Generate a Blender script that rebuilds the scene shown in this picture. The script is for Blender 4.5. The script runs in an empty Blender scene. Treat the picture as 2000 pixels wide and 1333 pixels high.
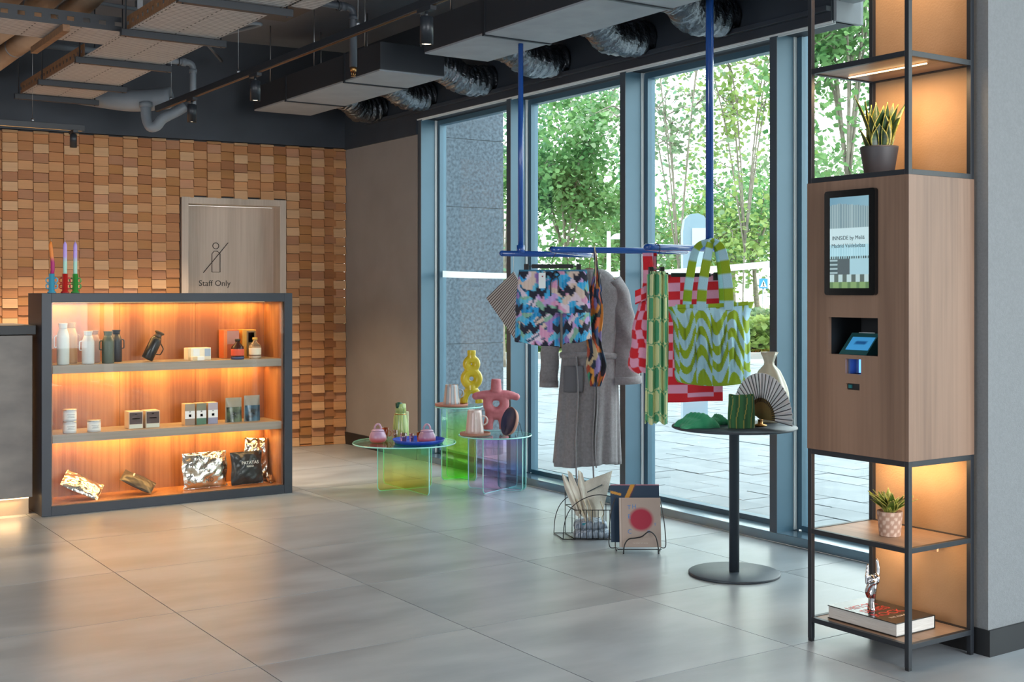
import bpy, math, random
from math import sin, cos, pi, sqrt, atan2, radians
from mathutils import Vector, Matrix

S = bpy.context.scene
COL = S.collection
# ---------------------------------------------------------------- camera, sky, exposure
H = 1.45                       # eye height; x = towards the windows, y = along them, z = up
YAW = radians(33.86)
FPX, CX, HY = 2400.0, 1000.0, 572.0
cd = bpy.data.cameras.new('camera'); cam = bpy.data.objects.new('camera', cd); COL.objects.link(cam)
cam.location = (0, 0, H); cam.rotation_euler = (pi / 2, 0, -YAW)
cd.sensor_width = 36; cd.lens = FPX / 2000 * 36; cd.shift_y = -(666.5 - HY) / 2000
cd.clip_end = 300; S.camera = cam
S.view_settings.view_transform = 'Standard'; S.view_settings.look = 'None'
S.view_settings.gamma = 1; S.view_settings.use_curve_mapping = False
S.view_settings.exposure = 0.6
W = bpy.data.worlds.new('sky'); S.world = W; W.use_nodes = True
wn = W.node_tree.nodes; wl = W.node_tree.links
bg = wn['Background']; tc = wn.new('ShaderNodeTexCoord'); sp = wn.new('ShaderNodeSeparateXYZ')
rp = wn.new('ShaderNodeValToRGB')
rp.color_ramp.elements[0].position = 0.0; rp.color_ramp.elements[0].color = (1.0, 0.98, 0.95, 1)
rp.color_ramp.elements[1].position = 0.8; rp.color_ramp.elements[1].color = (0.80, 0.91, 1.0, 1)
wl.new(tc.outputs['Generated'], sp.inputs[0]); wl.new(sp.outputs['Z'], rp.inputs[0])
wl.new(rp.outputs[0], bg.inputs['Color']); bg.inputs['Strength'].default_value = 3.5

def light(kind, name, loc, power, color, size=0.1, size_y=None, rot=(0, 0, 0), spot=None, blend=0.5, parent=None):
    d = bpy.data.lights.new(name, kind); d.energy = power; d.color = color
    if kind == 'AREA':
        d.size = size
        if size_y: d.shape = 'RECTANGLE'; d.size_y = size_y
    else:
        d.shadow_soft_size = size
    if spot: d.spot_size = spot; d.spot_blend = blend
    o = bpy.data.objects.new(name, d); COL.objects.link(o); o.location = loc; o.rotation_euler = rot
    if parent: o.parent = parent
    return o
WARM = (1.0, 0.62, 0.30)
# added fill from the left, no window known there; daylight from behind the camera
light('AREA', 'added_left_fill', (-3.6, 2.6, 1.9), 130, (0.90, 0.95, 1.0), 3.6, 2.2, (radians(88), 0, radians(-62)))
light('AREA', 'daylight_from_entrance', (3.6, -2.7, 1.9), 150, (0.84, 0.92, 1.0), 3.0, 2.6, (radians(88), 0, 0))

# ---------------------------------------------------------------- pixel -> place helpers
cY, sY = cos(YAW), sin(YAW)
def atd(px, d, z=None, py=None):
    xc = (px - CX) / FPX * d
    if py is not None: z = H - (py - HY) * d / FPX
    return Vector((xc * cY + d * sY, -xc * sY + d * cY, 0.0 if z is None else z))
def flo(px, py, z=0.0):
    return atd(px, FPX * (H - z) / (py - HY), z)
def on_y(px, y):
    k = (px - CX) / FPX; d = y / (cY - sY * k); return d * (cY * k + sY), d
def on_x(px, x):
    k = (px - CX) / FPX; d = x / (cY * k + sY); return d * (cY - sY * k), d
def zat(py, d): return H - (py - HY) * d / FPX
CAMROT = -YAW
# ---------------------------------------------------------------- mesh builder
class MB:
    def __init__(s): s.v = []; s.f = []; s.m = []; s.s = []; s.c = []
    def add(s, vs, fs, mi=0, sm=False, T=None, col=None):
        b = len(s.v)
        for v in vs:
            v = Vector(v); s.v.append(T @ v if T else v)
        if col is None: s.c += [None] * len(vs)
        elif isinstance(col, tuple): s.c += [col] * len(vs)
        else: s.c += list(col)
        for f in fs: s.f.append([b + i for i in f]); s.m.append(mi); s.s.append(sm)
        return s
    def box(s, x0, x1, y0, y1, z0, z1, mi=0, T=None, col=None):
        vs = [(x, y, z) for z in (z0, z1) for y in (y0, y1) for x in (x0, x1)]
        return s.add(vs, [(0, 2, 3, 1), (4, 5, 7, 6), (0, 1, 5, 4), (2, 6, 7, 3), (0, 4, 6, 2), (1, 3, 7, 5)], mi, False, T, col)
    def prism(s, poly, z0, z1, mi=0, T=None, sm=False, col=None):
        n = len(poly)
        vs = [(x, y, z0) for x, y in poly] + [(x, y, z1) for x, y in poly]
        s.add(vs, [tuple(reversed(range(n))), tuple(range(n, 2 * n))], mi, False, T, col)
        s.add(vs, [(i, (i + 1) % n, n + (i + 1) % n, n + i) for i in range(n)], mi, sm, T, col)
        return s
    def tube(s, pts, r, n=8, closed=False, mi=0, T=None, col=None, flat=None):
        pts = [Vector(p) for p in pts]; N = len(pts); vs = []; prev = None
        for i, p in enumerate(pts):
            if closed: t = pts[(i + 1) % N] - pts[i - 1]
            else: t = pts[min(i + 1, N - 1)] - pts[max(i - 1, 0)]
            if t.length < 1e-9: t = Vector((0, 0, 1))
            t.normalize()
            if prev is None:
                a = Vector((0, 0, 1)) if abs(t.z) < 0.9 else Vector((1, 0, 0)); u = t.cross(a).normalized()
            else:
                u = prev - t * prev.dot(t)
                u = u.normalized() if u.length > 1e-6 else t.orthogonal().normalized()
            prev = u; w = t.cross(u); rr = r[i] if isinstance(r, (list, tuple)) else r
            for k in range(n):
                a = 2 * pi * k / n; vs.append(p + u * cos(a) * rr + w * sin(a) * rr * (flat or 1))
        fs = []
        for i in range(N if closed else N - 1):
            j = (i + 1) % N
            for k in range(n): fs.append((i * n + k, i * n + (k + 1) % n, j * n + (k + 1) % n, j * n + k))
        s.add(vs, fs, mi, True, T, col)
        if not closed:
            b = len(s.v) - N * n
            s.f.append([b + k for k in reversed(range(n))]); s.m.append(mi); s.s.append(False)
            s.f.append([b + (N - 1) * n + k for k in range(n)]); s.m.append(mi); s.s.append(False)
        return s
    def cyl(s, p0, p1, r0, r1=None, n=16, mi=0, T=None, col=None):
        return s.tube([p0, p1], [r0, r0 if r1 is None else r1], n, mi=mi, T=T, col=col)
    def lathe(s, prof, n=28, at=(0, 0, 0), mi=0, T=None, colf=None, rf=None, sm=True, cap=True):
        vs = []; cs = []
        for r, z in prof:
            for k in range(n):
                a = 2 * pi * k / n; q = r * (rf(a, z) if rf else 1)
                vs.append((at[0] + q * cos(a), at[1] + q * sin(a), at[2] + z))
                cs.append(colf(a, z) if colf else None)
        fs = [(i * n + k, i * n + (k + 1) % n, (i + 1) * n + (k + 1) % n, (i + 1) * n + k) for i in range(len(prof) - 1) for k in range(n)]
        if prof[0][0] > 1e-5: fs.append(tuple(reversed(range(n))))
        if cap and prof[-1][0] > 1e-5: fs.append(tuple((len(prof) - 1) * n + k for k in range(n)))
        return s.add(vs, fs, mi, sm, T, cs if colf else None)
    def grid(s, fn, nu, nv, closeu=False, mi=0, T=None, colf=None, sm=True):
        vs = []; cs = []; U = nu if closeu else nu + 1
        for j in range(nv + 1):
            for i in range(U):
                a, b = i / nu, j / nv; vs.append(fn(a, b)); cs.append(colf(a, b) if colf else None)
        fs = [(j * U + i, j * U + (i + 1) % U, (j + 1) * U + (i + 1) % U, (j + 1) * U + i) for j in range(nv) for i in range(nu)]
        return s.add(vs, fs, mi, sm, T, cs if colf else None)
    def ball(s, c, r, n=12, mi=0, T=None, col=None):
        r = (r, r, r) if not isinstance(r, (tuple, list)) else r; vs = []; m = n // 2
        for j in range(m + 1):
            t = pi * j / m
            for k in range(n):
                a = 2 * pi * k / n
                vs.append((c[0] + r[0] * sin(t) * cos(a), c[1] + r[1] * sin(t) * sin(a), c[2] - r[2] * cos(t)))
        return s.add(vs, [(j * n + k, j * n + (k + 1) % n, (j + 1) * n + (k + 1) % n, (j + 1) * n + k) for j in range(m) for k in range(n)], mi, True, T, col)
    def mesh(s, name, mats):
        me = bpy.data.meshes.new(name); me.from_pydata([tuple(v) for v in s.v], [], s.f)
        for m in (mats if isinstance(mats, (list, tuple)) else [mats]): me.materials.append(m)
        me.polygons.foreach_set('material_index', s.m); me.polygons.foreach_set('use_smooth', s.s)
        if any(c is not None for c in s.c):
            a = me.color_attributes.new('Col', 'FLOAT_COLOR', 'POINT')
            flat = []
            for c in s.c: flat += list(c or (0.5, 0.5, 0.5)) + [1.0]
            a.data.foreach_set('color', flat)
        me.update(); return me
    def build(s, name, mats, parent=None, loc=None, rot=None, bevel=0, solid=0, sub=0, remesh=0, **tags):
        o = bpy.data.objects.new(name, s.mesh(name, mats)); COL.objects.link(o)
        if parent is not None: o.parent = parent
        if loc is not None: o.location = loc
        if rot is not None: o.rotation_euler = rot
        if solid:
            m = o.modifiers.new('solid', 'SOLIDIFY'); m.thickness = solid; m.offset = 0
        if remesh:
            m = o.modifiers.new('remesh', 'REMESH'); m.mode = 'VOXEL'; m.voxel_size = remesh; m.use_smooth_shade = True
            m = o.modifiers.new('smooth', 'SMOOTH'); m.factor = 0.7; m.iterations = 6
        if bevel:
            m = o.modifiers.new('bevel', 'BEVEL'); m.width = bevel; m.segments = 2; m.limit_method = 'ANGLE'
        if sub:
            m = o.modifiers.new('sub', 'SUBSURF'); m.levels = sub; m.render_levels = sub
        for k, v in tags.items(): o[k] = v
        return o
def thing(name, label, cat, loc=(0, 0, 0), rot=0.0, group=None):
    o = bpy.data.objects.new(name, None); COL.objects.link(o); o.location = loc
    o.rotation_euler = rot if isinstance(rot, (tuple, list)) else (0, 0, rot)
    o.empty_display_size = 0.1; o['label'] = label; o['category'] = cat
    if group: o['group'] = group
    return o
def struct(name, loc=(0, 0, 0), rot=0.0, label=None):
    o = bpy.data.objects.new(name, None); COL.objects.link(o); o.location = loc; o.rotation_euler = (0, 0, rot)
    o['kind'] = 'structure'
    if label: o['label'] = label
    return o
def copy_tree(o, parent=None, **tags):
    c = o.copy(); COL.objects.link(c); c.parent = parent
    for k, v in tags.items(): c[k] = v
    for ch in o.children: copy_tree(ch, c)
    return c
def arc(c, r, a0, a1, n=10, plane='xz'):
    out = []
    for i in range(n + 1):
        a = radians(a0 + (a1 - a0) * i / n); p, q = r * cos(a), r * sin(a)
        out.append({'xz': (c[0] + p, c[1], c[2] + q), 'xy': (c[0] + p, c[1] + q, c[2]), 'yz': (c[0], c[1] + p, c[2] + q)}[plane])
    return out
def smooth_path(pts, k=6):
    P = [Vector(p) for p in pts]; out = []
    for i in range(len(P) - 1):
        a, b, c, d = P[max(i - 1, 0)], P[i], P[i + 1], P[min(i + 2, len(P) - 1)]
        for j in range(k):
            t = j / k
            out.append(0.5 * ((2 * b) + (c - a) * t + (2 * a - 5 * b + 4 * c - d) * t * t + (3 * b - a - 3 * c + d) * t ** 3))
    out.append(P[-1]); return out
def rounded(pts, r, k=5):
    P = [Vector(p) for p in pts]; out = [P[0]]
    for i in range(1, len(P) - 1):
        a = (P[i - 1] - P[i]); b = (P[i + 1] - P[i]); rr = min(r, a.length * .49, b.length * .49)
        p0 = P[i] + a.normalized() * rr; p1 = P[i] + b.normalized() * rr
        for j in range(k + 1):
            t = j / k; out.append(p0 * (1 - t) ** 2 + P[i] * 2 * t * (1 - t) + p1 * t * t)
    out.append(P[-1]); return out
def rrect(x0, x1, y0, y1, r, n=5):
    out = []
    for cx, cy, a in ((x1 - r, y1 - r, 0), (x0 + r, y1 - r, 90), (x0 + r, y0 + r, 180), (x1 - r, y0 + r, 270)):
        for i in range(n + 1):
            t = radians(a + 90 * i / n); out.append((cx + r * cos(t), cy + r * sin(t)))
    return out
def text(body, size, mat, parent, loc, rot, name='lettering', depth=0.0006, align='CENTER', space=1.0, sx=1.0):
    c = bpy.data.curves.new(name, 'FONT'); c.body = body; c.size = size; c.align_x = align; c.align_y = 'CENTER'
    c.extrude = depth; c.space_character = space; c.resolution_u = 3
    t = bpy.data.objects.new(name, c); COL.objects.link(t)
    me = bpy.data.meshes.new_from_object(t.evaluated_get(bpy.context.evaluated_depsgraph_get()))
    bpy.data.objects.remove(t); me.materials.clear(); me.materials.append(mat)
    o = bpy.data.objects.new(name, me); COL.objects.link(o); o.parent = parent; o.location = loc; o.rotation_euler = rot; o.scale = (sx, 1, 1)
    return o
# ---------------------------------------------------------------- materials
def hx(s):
    f = lambda c: c / 12.92 if c <= 0.04045 else ((c + 0.055) / 1.055) ** 2.4
    return tuple(f(int(s[i:i + 2], 16) / 255) for i in (0, 2, 4))
def mix3(a, b, t): return tuple(a[i] * (1 - t) + b[i] * t for i in range(3))
def mat(name, col, rough=0.5, metal=0.0, spec=0.5, noise=0.0, scale=8.0, stretch=(1, 1, 1), col2=None, bump=0.0, bscale=None,
        trans=0.0, emit=0.0, coat=0.0, vc=False, sheen=0.0, rand=0.0, alpha=1.0, detail=4.0, rvar=0.0):
    m = bpy.data.materials.new(name); m.use_nodes = True; n = m.node_tree.nodes; l = m.node_tree.links
    b = n['Principled BSDF']; c = (*col, 1) if len(col) == 3 else col
    b.inputs['Base Color'].default_value = c; b.inputs['Roughness'].default_value = rough
    b.inputs['Metallic'].default_value = metal; b.inputs['Specular IOR Level'].default_value = spec
    b.inputs['Transmission Weight'].default_value = trans; b.inputs['Coat Weight'].default_value = coat
    b.inputs['Sheen Weight'].default_value = sheen; b.inputs['Alpha'].default_value = alpha
    if emit: b.inputs['Emission Color'].default_value = c; b.inputs['Emission Strength'].default_value = emit
    src = None
    if vc:
        a = n.new('ShaderNodeAttribute'); a.attribute_name = 'Col'; src = a.outputs['Color']
        if emit: l.new(src, b.inputs['Emission Color'])
    if noise or bump or col2 or rvar:
        t = n.new('ShaderNodeTexCoord'); mp = n.new('ShaderNodeMapping'); mp.inputs['Scale'].default_value = stretch
        l.new(t.outputs['Object'], mp.inputs[0])
        if rand:
            oi = n.new('ShaderNodeObjectInfo'); mul = n.new('ShaderNodeVectorMath'); mul.operation = 'SCALE'
            cb = n.new('ShaderNodeCombineXYZ')
            for k in range(3): l.new(oi.outputs['Random'], cb.inputs[k])
            l.new(cb.outputs[0], mul.inputs[0]); mul.inputs['Scale'].default_value = 37.0; l.new(mul.outputs[0], mp.inputs['Location'])
        ns = n.new('ShaderNodeTexNoise'); ns.inputs['Scale'].default_value = scale; ns.inputs['Detail'].default_value = detail
        l.new(mp.outputs[0], ns.inputs['Vector'])
        if noise or col2:
            r = n.new('ShaderNodeValToRGB'); r.color_ramp.elements[0].position = 0.35; r.color_ramp.elements[1].position = 0.68
            a = mix3(c[:3], (0, 0, 0), noise); e = col2 if col2 else mix3(c[:3], (1, 1, 1), noise * 0.35)
            r.color_ramp.elements[0].color = (*a, 1); r.color_ramp.elements[1].color = (*e, 1)
            l.new(ns.outputs['Fac'], r.inputs[0])
            if src is None: src = r.outputs[0]
            else:
                mx = n.new('ShaderNodeMix'); mx.data_type = 'RGBA'; mx.blend_type = 'MULTIPLY'; mx.inputs[0].default_value = 1.0
                l.new(src, mx.inputs[6]); l.new(r.outputs[0], mx.inputs[7]); src = mx.outputs[2]
        if rvar:
            mr = n.new('ShaderNodeMapRange'); mr.inputs['To Min'].default_value = rough - rvar; mr.inputs['To Max'].default_value = rough + rvar
            l.new(ns.outputs['Fac'], mr.inputs['Value']); l.new(mr.outputs[0], b.inputs['Roughness'])
        if bump:
            n2 = ns
            if bscale:
                n2 = n.new('ShaderNodeTexNoise'); n2.inputs['Scale'].default_value = bscale; n2.inputs['Detail'].default_value = 3
                l.new(mp.outputs[0], n2.inputs['Vector'])
            bp = n.new('ShaderNodeBump'); bp.inputs['Strength'].default_value = bump; bp.inputs['Distance'].default_value = 0.01
            l.new(n2.outputs['Fac'], bp.inputs['Height']); l.new(bp.outputs[0], b.inputs['Normal'])
    if rand:
        oi = n.new('ShaderNodeObjectInfo'); hs = n.new('ShaderNodeHueSaturation'); mr = n.new('ShaderNodeMapRange')
        mr.inputs['To Min'].default_value = 1 - rand; mr.inputs['To Max'].default_value = 1 + rand
        l.new(oi.outputs['Random'], mr.inputs['Value']); l.new(mr.outputs[0], hs.inputs['Value'])
        if src is not None: l.new(src, hs.inputs['Color'])
        else: hs.inputs['Color'].default_value = c
        src = hs.outputs[0]
    if src is not None: l.new(src, b.inputs['Base Color'])
    return m
def wood(name, dark, light_, axis='z', scale=3.0, rough=0.45, rand=0.0, fine=60.0):
    """two layers of long grain: broad bands and fine pores, stretched along one axis"""
    m = bpy.data.materials.new(name); m.use_nodes = True; n = m.node_tree.nodes; l = m.node_tree.links; b = n['Principled BSDF']
    t = n.new('ShaderNodeTexCoord'); outs = []
    for sc, st in ((scale, 0.10), (fine, 0.02)):
        mp = n.new('ShaderNodeMapping'); mp.inputs['Scale'].default_value = tuple(st if a == axis else 1.0 for a in 'xyz')
        l.new(t.outputs['Object'], mp.inputs[0]); ns = n.new('ShaderNodeTexNoise'); ns.inputs['Scale'].default_value = sc
        ns.inputs['Detail'].default_value = 5; ns.inputs['Distortion'].default_value = 0.6 if sc == scale else 0.0
        l.new(mp.outputs[0], ns.inputs['Vector']); outs.append(ns.outputs['Fac'])
    mx = n.new('ShaderNodeMix'); mx.inputs[0].default_value = 0.28; l.new(outs[0], mx.inputs[2]); l.new(outs[1], mx.inputs[3])
    r = n.new('ShaderNodeValToRGB'); r.color_ramp.elements[0].position = 0.36; r.color_ramp.elements[1].position = 0.62
    r.color_ramp.elements[0].color = (*dark, 1); r.color_ramp.elements[1].color = (*light_, 1)
    l.new(mx.outputs[0], r.inputs[0]); l.new(r.outputs[0], b.inputs['Base Color']); b.inputs['Roughness'].default_value = rough
    return m
def clear(name, tint=(1, 1, 1), gloss=0.06, gcol=(1, 1, 1), rough=0.0, ramp=None, fres=True, edge=0.0):
    """thin sheet glass or acrylic: tinted see-through plus a Fresnel reflection"""
    m = bpy.data.materials.new(name); m.use_nodes = True; n = m.node_tree.nodes; l = m.node_tree.links
    n.remove(n['Principled BSDF']); out = n['Material Output']
    tr = n.new('ShaderNodeBsdfTransparent'); tr.inputs[0].default_value = (*tint, 1)
    gl = n.new('ShaderNodeBsdfGlossy'); gl.inputs[0].default_value = (*gcol, 1); gl.inputs['Roughness'].default_value = rough
    mx = n.new('ShaderNodeMixShader'); mx.inputs[0].default_value = gloss
    if fres:
        lw = n.new('ShaderNodeLayerWeight'); lw.inputs['Blend'].default_value = 0.5
        pw = n.new('ShaderNodeMath'); pw.operation = 'POWER'; pw.inputs[1].default_value = 5.0; l.new(lw.outputs['Facing'], pw.inputs[0])
        ad = n.new('ShaderNodeMath'); ad.operation = 'MULTIPLY_ADD'; ad.inputs[1].default_value = 0.85; ad.inputs[2].default_value = gloss + 0.025; ad.use_clamp = True
        l.new(pw.outputs[0], ad.inputs[0]); l.new(ad.outputs[0], mx.inputs[0])
    if ramp:
        axis, stops = ramp
        t = n.new('ShaderNodeTexCoord'); sp_ = n.new('ShaderNodeSeparateXYZ'); r = n.new('ShaderNodeValToRGB')
        l.new(t.outputs['Generated'], sp_.inputs[0]); l.new(sp_.outputs[axis], r.inputs[0])
        els = r.color_ramp.elements
        while len(els) < len(stops): els.new(0.5)
        for e, (p, c) in zip(els, stops): e.position = p; e.color = (*c, 1)
        l.new(r.outputs[0], tr.inputs[0]); l.new(r.outputs[0], gl.inputs[0])
    l.new(tr.outputs[0], mx.inputs[1]); l.new(gl.outputs[0], mx.inputs[2]); l.new(mx.outputs[0], out.inputs[0])
    return m
M = {}
M['tile'] = mat('floor_tile', hx('868b8f'), 0.32, spec=0.5, scale=1.6, stretch=(1.0, 2.6, 1), col2=hx('a0a5a9'), rand=0.045, detail=7, bump=0.02, bscale=40, rvar=0.05)
M['grout'] = mat('grout', hx('3a3836'), 0.9)
M['plaster'] = mat('plaster', hx('9d9a97'), 0.8, scale=3, col2=hx('aaa7a3'), bump=0.15, bscale=60)
M['greywall'] = mat('grey_wall', hx('85807d'), 0.75, scale=2.0, col2=hx('8f8a87'), bump=0.1, bscale=30)
M['pillar'] = mat('pillar_covering', hx('737678'), 0.85, scale=90, stretch=(1, 1, 1), col2=hx('797c7e'), bump=0.35, bscale=260)
M['black'] = mat('matt_black', hx('1b1d20'), 0.5)
M['darkblue'] = mat('bulkhead_paint', hx('2c333c'), 0.6, scale=3, col2=hx('323a44'))
M['ceil'] = mat('ceiling_paint', hx('6d727b'), 0.85, scale=1.2, col2=hx('777c85'))
M['black_metal'] = mat('black_steel', hx('20242a'), 0.42, spec=0.5)
M['mullion'] = mat('blue_grey_aluminium', hx('466678'), 0.38, metal=0.2, scale=2, col2=hx('4c6c7f'))
M['mull_face'] = mat('shaded_aluminium', hx('4f5a64'), 0.4, metal=0.3)  # for post fronts: their backlit shade is put into the colour
M['bead'] = mat('white_bead', hx('d9dfe0'), 0.4)
M['pane'] = clear('window_glass', (0.93, 0.985, 0.975), 0.0)
M['film'] = mat('frosted_film', hx('f2f6f6'), 0.7)
_n = M['film'].node_tree.nodes; _l = M['film'].node_tree.links
_t = _n.new('ShaderNodeBsdfTranslucent'); _t.inputs[0].default_value = (0.9, 0.94, 0.94, 1); _m = _n.new('ShaderNodeMixShader'); _m.inputs[0].default_value = 0.7
_l.new(_n['Principled BSDF'].outputs[0], _m.inputs[1]); _l.new(_t.outputs[0], _m.inputs[2]); _l.new(_m.outputs[0], _n['Material Output'].inputs[0])
M['darkwood'] = wood('kiosk_laminate', hx('6a5040'), hx('8b6e5b'), 'z', 5.0)
M['shelfwood'] = wood('shelf_laminate', hx('7b5e49'), hx('a3846b'), 'y', 5.0)
M['cabwood'] = wood('cabinet_back', hx('7c4a28'), hx('b27a4a'), 'z', 4.0)
M['cabshelf'] = wood('cabinet_shelf', hx('7c6f64'), hx('a3968a'), 'x', 4.0)
M['doorwood'] = wood('door_laminate', hx('a89888'), hx('c4b5a6'), 'z', 4.0)
M['concrete'] = mat('counter_concrete', hx('6f6965'), 0.6, scale=3, stretch=(1, 1, 2), col2=hx('878079'), bump=0.1, bscale=18)
M['white'] = mat('white_paint', hx('d8d8d4'), 0.5)
M['chrome'] = mat('chrome', (0.75, 0.75, 0.77), 0.12, metal=1)
M['steel'] = mat('galvanised', (0.45, 0.46, 0.48), 0.35, metal=1)
M['brass'] = mat('brass', hx('b98b56'), 0.3, metal=1)
M['led'] = mat('led_strip', (1.0, 0.66, 0.30), 0.5, emit=4.0)
M['lens'] = mat('spot_lens', (1.0, 0.80, 0.55), 0.5, emit=6.0)
M['rail'] = mat('blue_lacquer', hx('1f4f9c'), 0.25, coat=0.5)
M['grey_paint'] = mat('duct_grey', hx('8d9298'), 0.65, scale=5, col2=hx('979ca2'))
M['cloth'] = mat('printed_cloth', (0.5, 0.5, 0.5), 0.9, vc=True, sheen=0.2, bump=0.25, bscale=220)
M['print'] = mat('print', (0.5, 0.5, 0.5), 0.5, vc=True)
M['glaze'] = mat('ceramic_glaze', (0.5, 0.5, 0.5), 0.3, vc=True, coat=0.3)

# ================================================================ SETTING
WX = 5.25                      # inner plane of the window wall
GX = 5.45                      # glass plane
CEIL = 3.75
VM = [9.234 - 1.389 * k for k in range(9)]   # window posts (y of their near edge)
# ---- floor: every tile its own piece
fl = struct('floor', label='large-format grey stone-look tiles with thin dark joints')
MB().box(-4.5, WX + 0.02, -3.0, 11.4, -0.10, -0.008).build('slab', M['grout'], fl)
TS = 0.962; jt = 0.0022
tile_mesh = MB().box(jt, TS - jt, jt, TS - jt, -0.008, 0.0).mesh('tile', M['tile'])
for i in range(-6, 5):
    for j in range(-4, 11):
        x0, y0 = 0.875 + TS * i, 0.66 + TS * j
        if x0 > WX or y0 > 11.0 or x0 < -4.4: continue
        if x0 + TS > WX:
            o = MB().box(jt, WX - x0, jt, TS - jt, -0.008, 0.0).build('tile', M['tile'], fl)
        else:
            o = bpy.data.objects.new('tile', tile_mesh); COL.objects.link(o); o.parent = fl
        o.location = (x0, y0, 0)
# ---- ceiling
ce = MB().box(-4.5, WX + 0.25, -3.0, 11.4, CEIL, CEIL + 0.15).build('ceiling', M['ceil'], kind='structure')
# ---- left wall (out of frame)
MB().box(-4.65, -4.5, -3.0, 11.4, 0, CEIL).build('wall_left', M['greywall'], kind='structure')
MB().box(-4.65, 1.4, -3.15, -3.0, 0, CEIL).build('wall_front_unseen', M['greywall'], kind='structure')  # unseen partial wall, added to cut the sky light from behind
# ---- back wall with the wooden block cladding, turned a little against the windows
BA = atan2(0.0985, -0.9952) - pi      # local x runs from left to right along the wall
wb = struct('wall_back', (WX, 10.706, 0), BA, label='wall clad in staggered orange-brown wooden blocks')
# local frame: x from -L to 0, +y into the wall
DX0, DX1, DZ = -1.565, -0.595, 2.315       # door frame, outer edges
MB().box(-9.8, DX0, 0.03, 0.25, 0, CEIL).box(DX1, 0.0, 0.03, 0.25, 0, CEIL).box(DX0, DX1, 0.03, 0.25, DZ, CEIL).build('backing', M['black'], wb)
MB().box(-9.8, 0.0, -0.035, 0.03, 2.835, CEIL).build('bulkhead', M['darkblue'], wb)
random.seed(4)
tones = ['cc9868', 'bf8656', 'b87e50', 'a97046', 'd8ac80', 'c6926e', 'b07c58', 'b67e48']
BM = [wood('block_%d' % i, mix3(hx(t), (0, 0, 0), 0.22), hx(t), 'x', 9.0, 0.6) for i, t in enumerate(tones)]
BW, BH = 0.1237, 0.0825
def block_mb(mb, x, z, proud, ty, tz, mi, h=BH):
    # front face tilted about both axes so that each block shows an edge of its own
    g = 0.0018; x0, x1, z0, z1 = x + g, x + BW - g, z + g, z + h - g
    d = [-(0.012 + proud * 1.5 + ty * sx + tz * sz) for sz in (-1, 1) for sx in (-1, 1)]
    vs = [(x0, 0.03, z0), (x1, 0.03, z0), (x0, 0.03, z1), (x1, 0.03, z1), (x0, d[0], z0), (x1, d[1], z0), (x0, d[2], z1), (x1, d[3], z1)]
    mb.add(vs, [(4, 5, 7, 6), (0, 1, 5, 4), (2, 6, 7, 3), (0, 4, 6, 2), (1, 3, 7, 5)], mi)
blocks = []
ncol = 36
for c in range(ncol):
    x = -BW * (c + 1) + 0.03; 
    if c == 0: x = -BW + 0.03
    off = (0.018 if c % 2 else 0.0) + random.uniform(-0.003, 0.003)
    for r in range(-1, 36):
        z = r * BH + off
        z0, z1 = max(z, 0.0), min(z + BH, 2.83)
        if z1 - z0 < 0.012: continue
        if x + BW > DX0 + 0.004 and x < DX1 - 0.004 and z0 < DZ - 0.01: continue
        lightb = (r + c) % 2 == 0
        if c % 2: mi = random.choice([1, 2, 3, 6, 7, 3, 2]) if lightb else random.choice([1, 7, 0, 2])
        else: mi = random.choice([4, 0, 0, 4]) if lightb else random.choice([5, 1, 0, 6, 2])
        blocks.append((x if c else x, z0, z1 - z0, (0.010 if lightb else 0.003) if c % 2 == 0 else (0.003 if lightb else 0.0), random.uniform(0.003, 0.006) * (1 if c % 2 == 0 else -1), -random.uniform(0.005, 0.009), mi, c, r))
# nearest (leftmost) visible blocks singly, the others joined
vis = [b for b in blocks if b[0] > -3.40 and b[1] > 1.1]
vis.sort(key=lambda b: b[0]); single = set(id(b) for b in vis[:300]); rest = MB()
cache = {}
for b in blocks:
    x, z, h, pr, ty, tz, mi, c, r = b
    if x + BW > 0.001: h_ = 0
    if id(b) in single:
        key = (mi, round(ty, 3), round(tz, 3), round(h, 3), pr)
        if key not in cache:
            m_ = MB(); block_mb(m_, 0, 0, pr, ty, tz, 0, h); cache[key] = m_.mesh('brick', BM[mi])
        o = bpy.data.objects.new('brick', cache[key]); COL.objects.link(o); o.parent = wb; o.location = (x, 0, z)
    else: block_mb(rest, x if c else x - 0.03, z, pr, ty, tz, mi, h)
rest.build('brick_field', BM, wb, kind='stuff')
# ---- staff door in its recess
dr = struct('door_1', (WX, 10.706, 0), BA, label='pale wood staff door recessed in the block wall')
fw = 0.06
MB().box(DX0, DX0 + fw, -0.035, 0.22, 0, DZ).box(DX1 - fw, DX1, -0.035, 0.22, 0, DZ).box(DX0 + fw, DX1 - fw, -0.035, 0.22, DZ - fw, DZ).build('door_frame', M['doorwood'], dr, bevel=0.002)
MB().box(DX0 + fw, DX1 - fw, 0.17, 0.21, 0.01, DZ - fw - 0.004).build('door_leaf', M['doorwood'], dr)
ink = mat('sign_ink', hx('2f2b28'), 0.6)
sx_ = -1.205; sz_ = 1.86
sg = MB(); q = 0.0035; yy = 0.166
sg.tube([(sx_ + 0.028 * cos(2 * pi * i / 16), yy, sz_ + 0.03 + 0.028 * sin(2 * pi * i / 16) - 0.006) for i in range(16)], q, 5, True)
sg.tube([(sx_ - 0.036, yy, sz_ - 0.22), (sx_ - 0.036, yy, sz_ - 0.05), (sx_ - 0.015, yy, sz_ - 0.025), (sx_ + 0.015, yy, sz_ - 0.025), (sx_ + 0.04, yy, sz_ - 0.05), (sx_ + 0.04, yy, sz_ - 0.22)], q, 5, True)
sg.tube([(sx_ - 0.115, yy, sz_ - 0.225), (sx_ + 0.115, yy, sz_ + 0.055)], q, 5)
sg.build('no_person_symbol', ink, dr)
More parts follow.
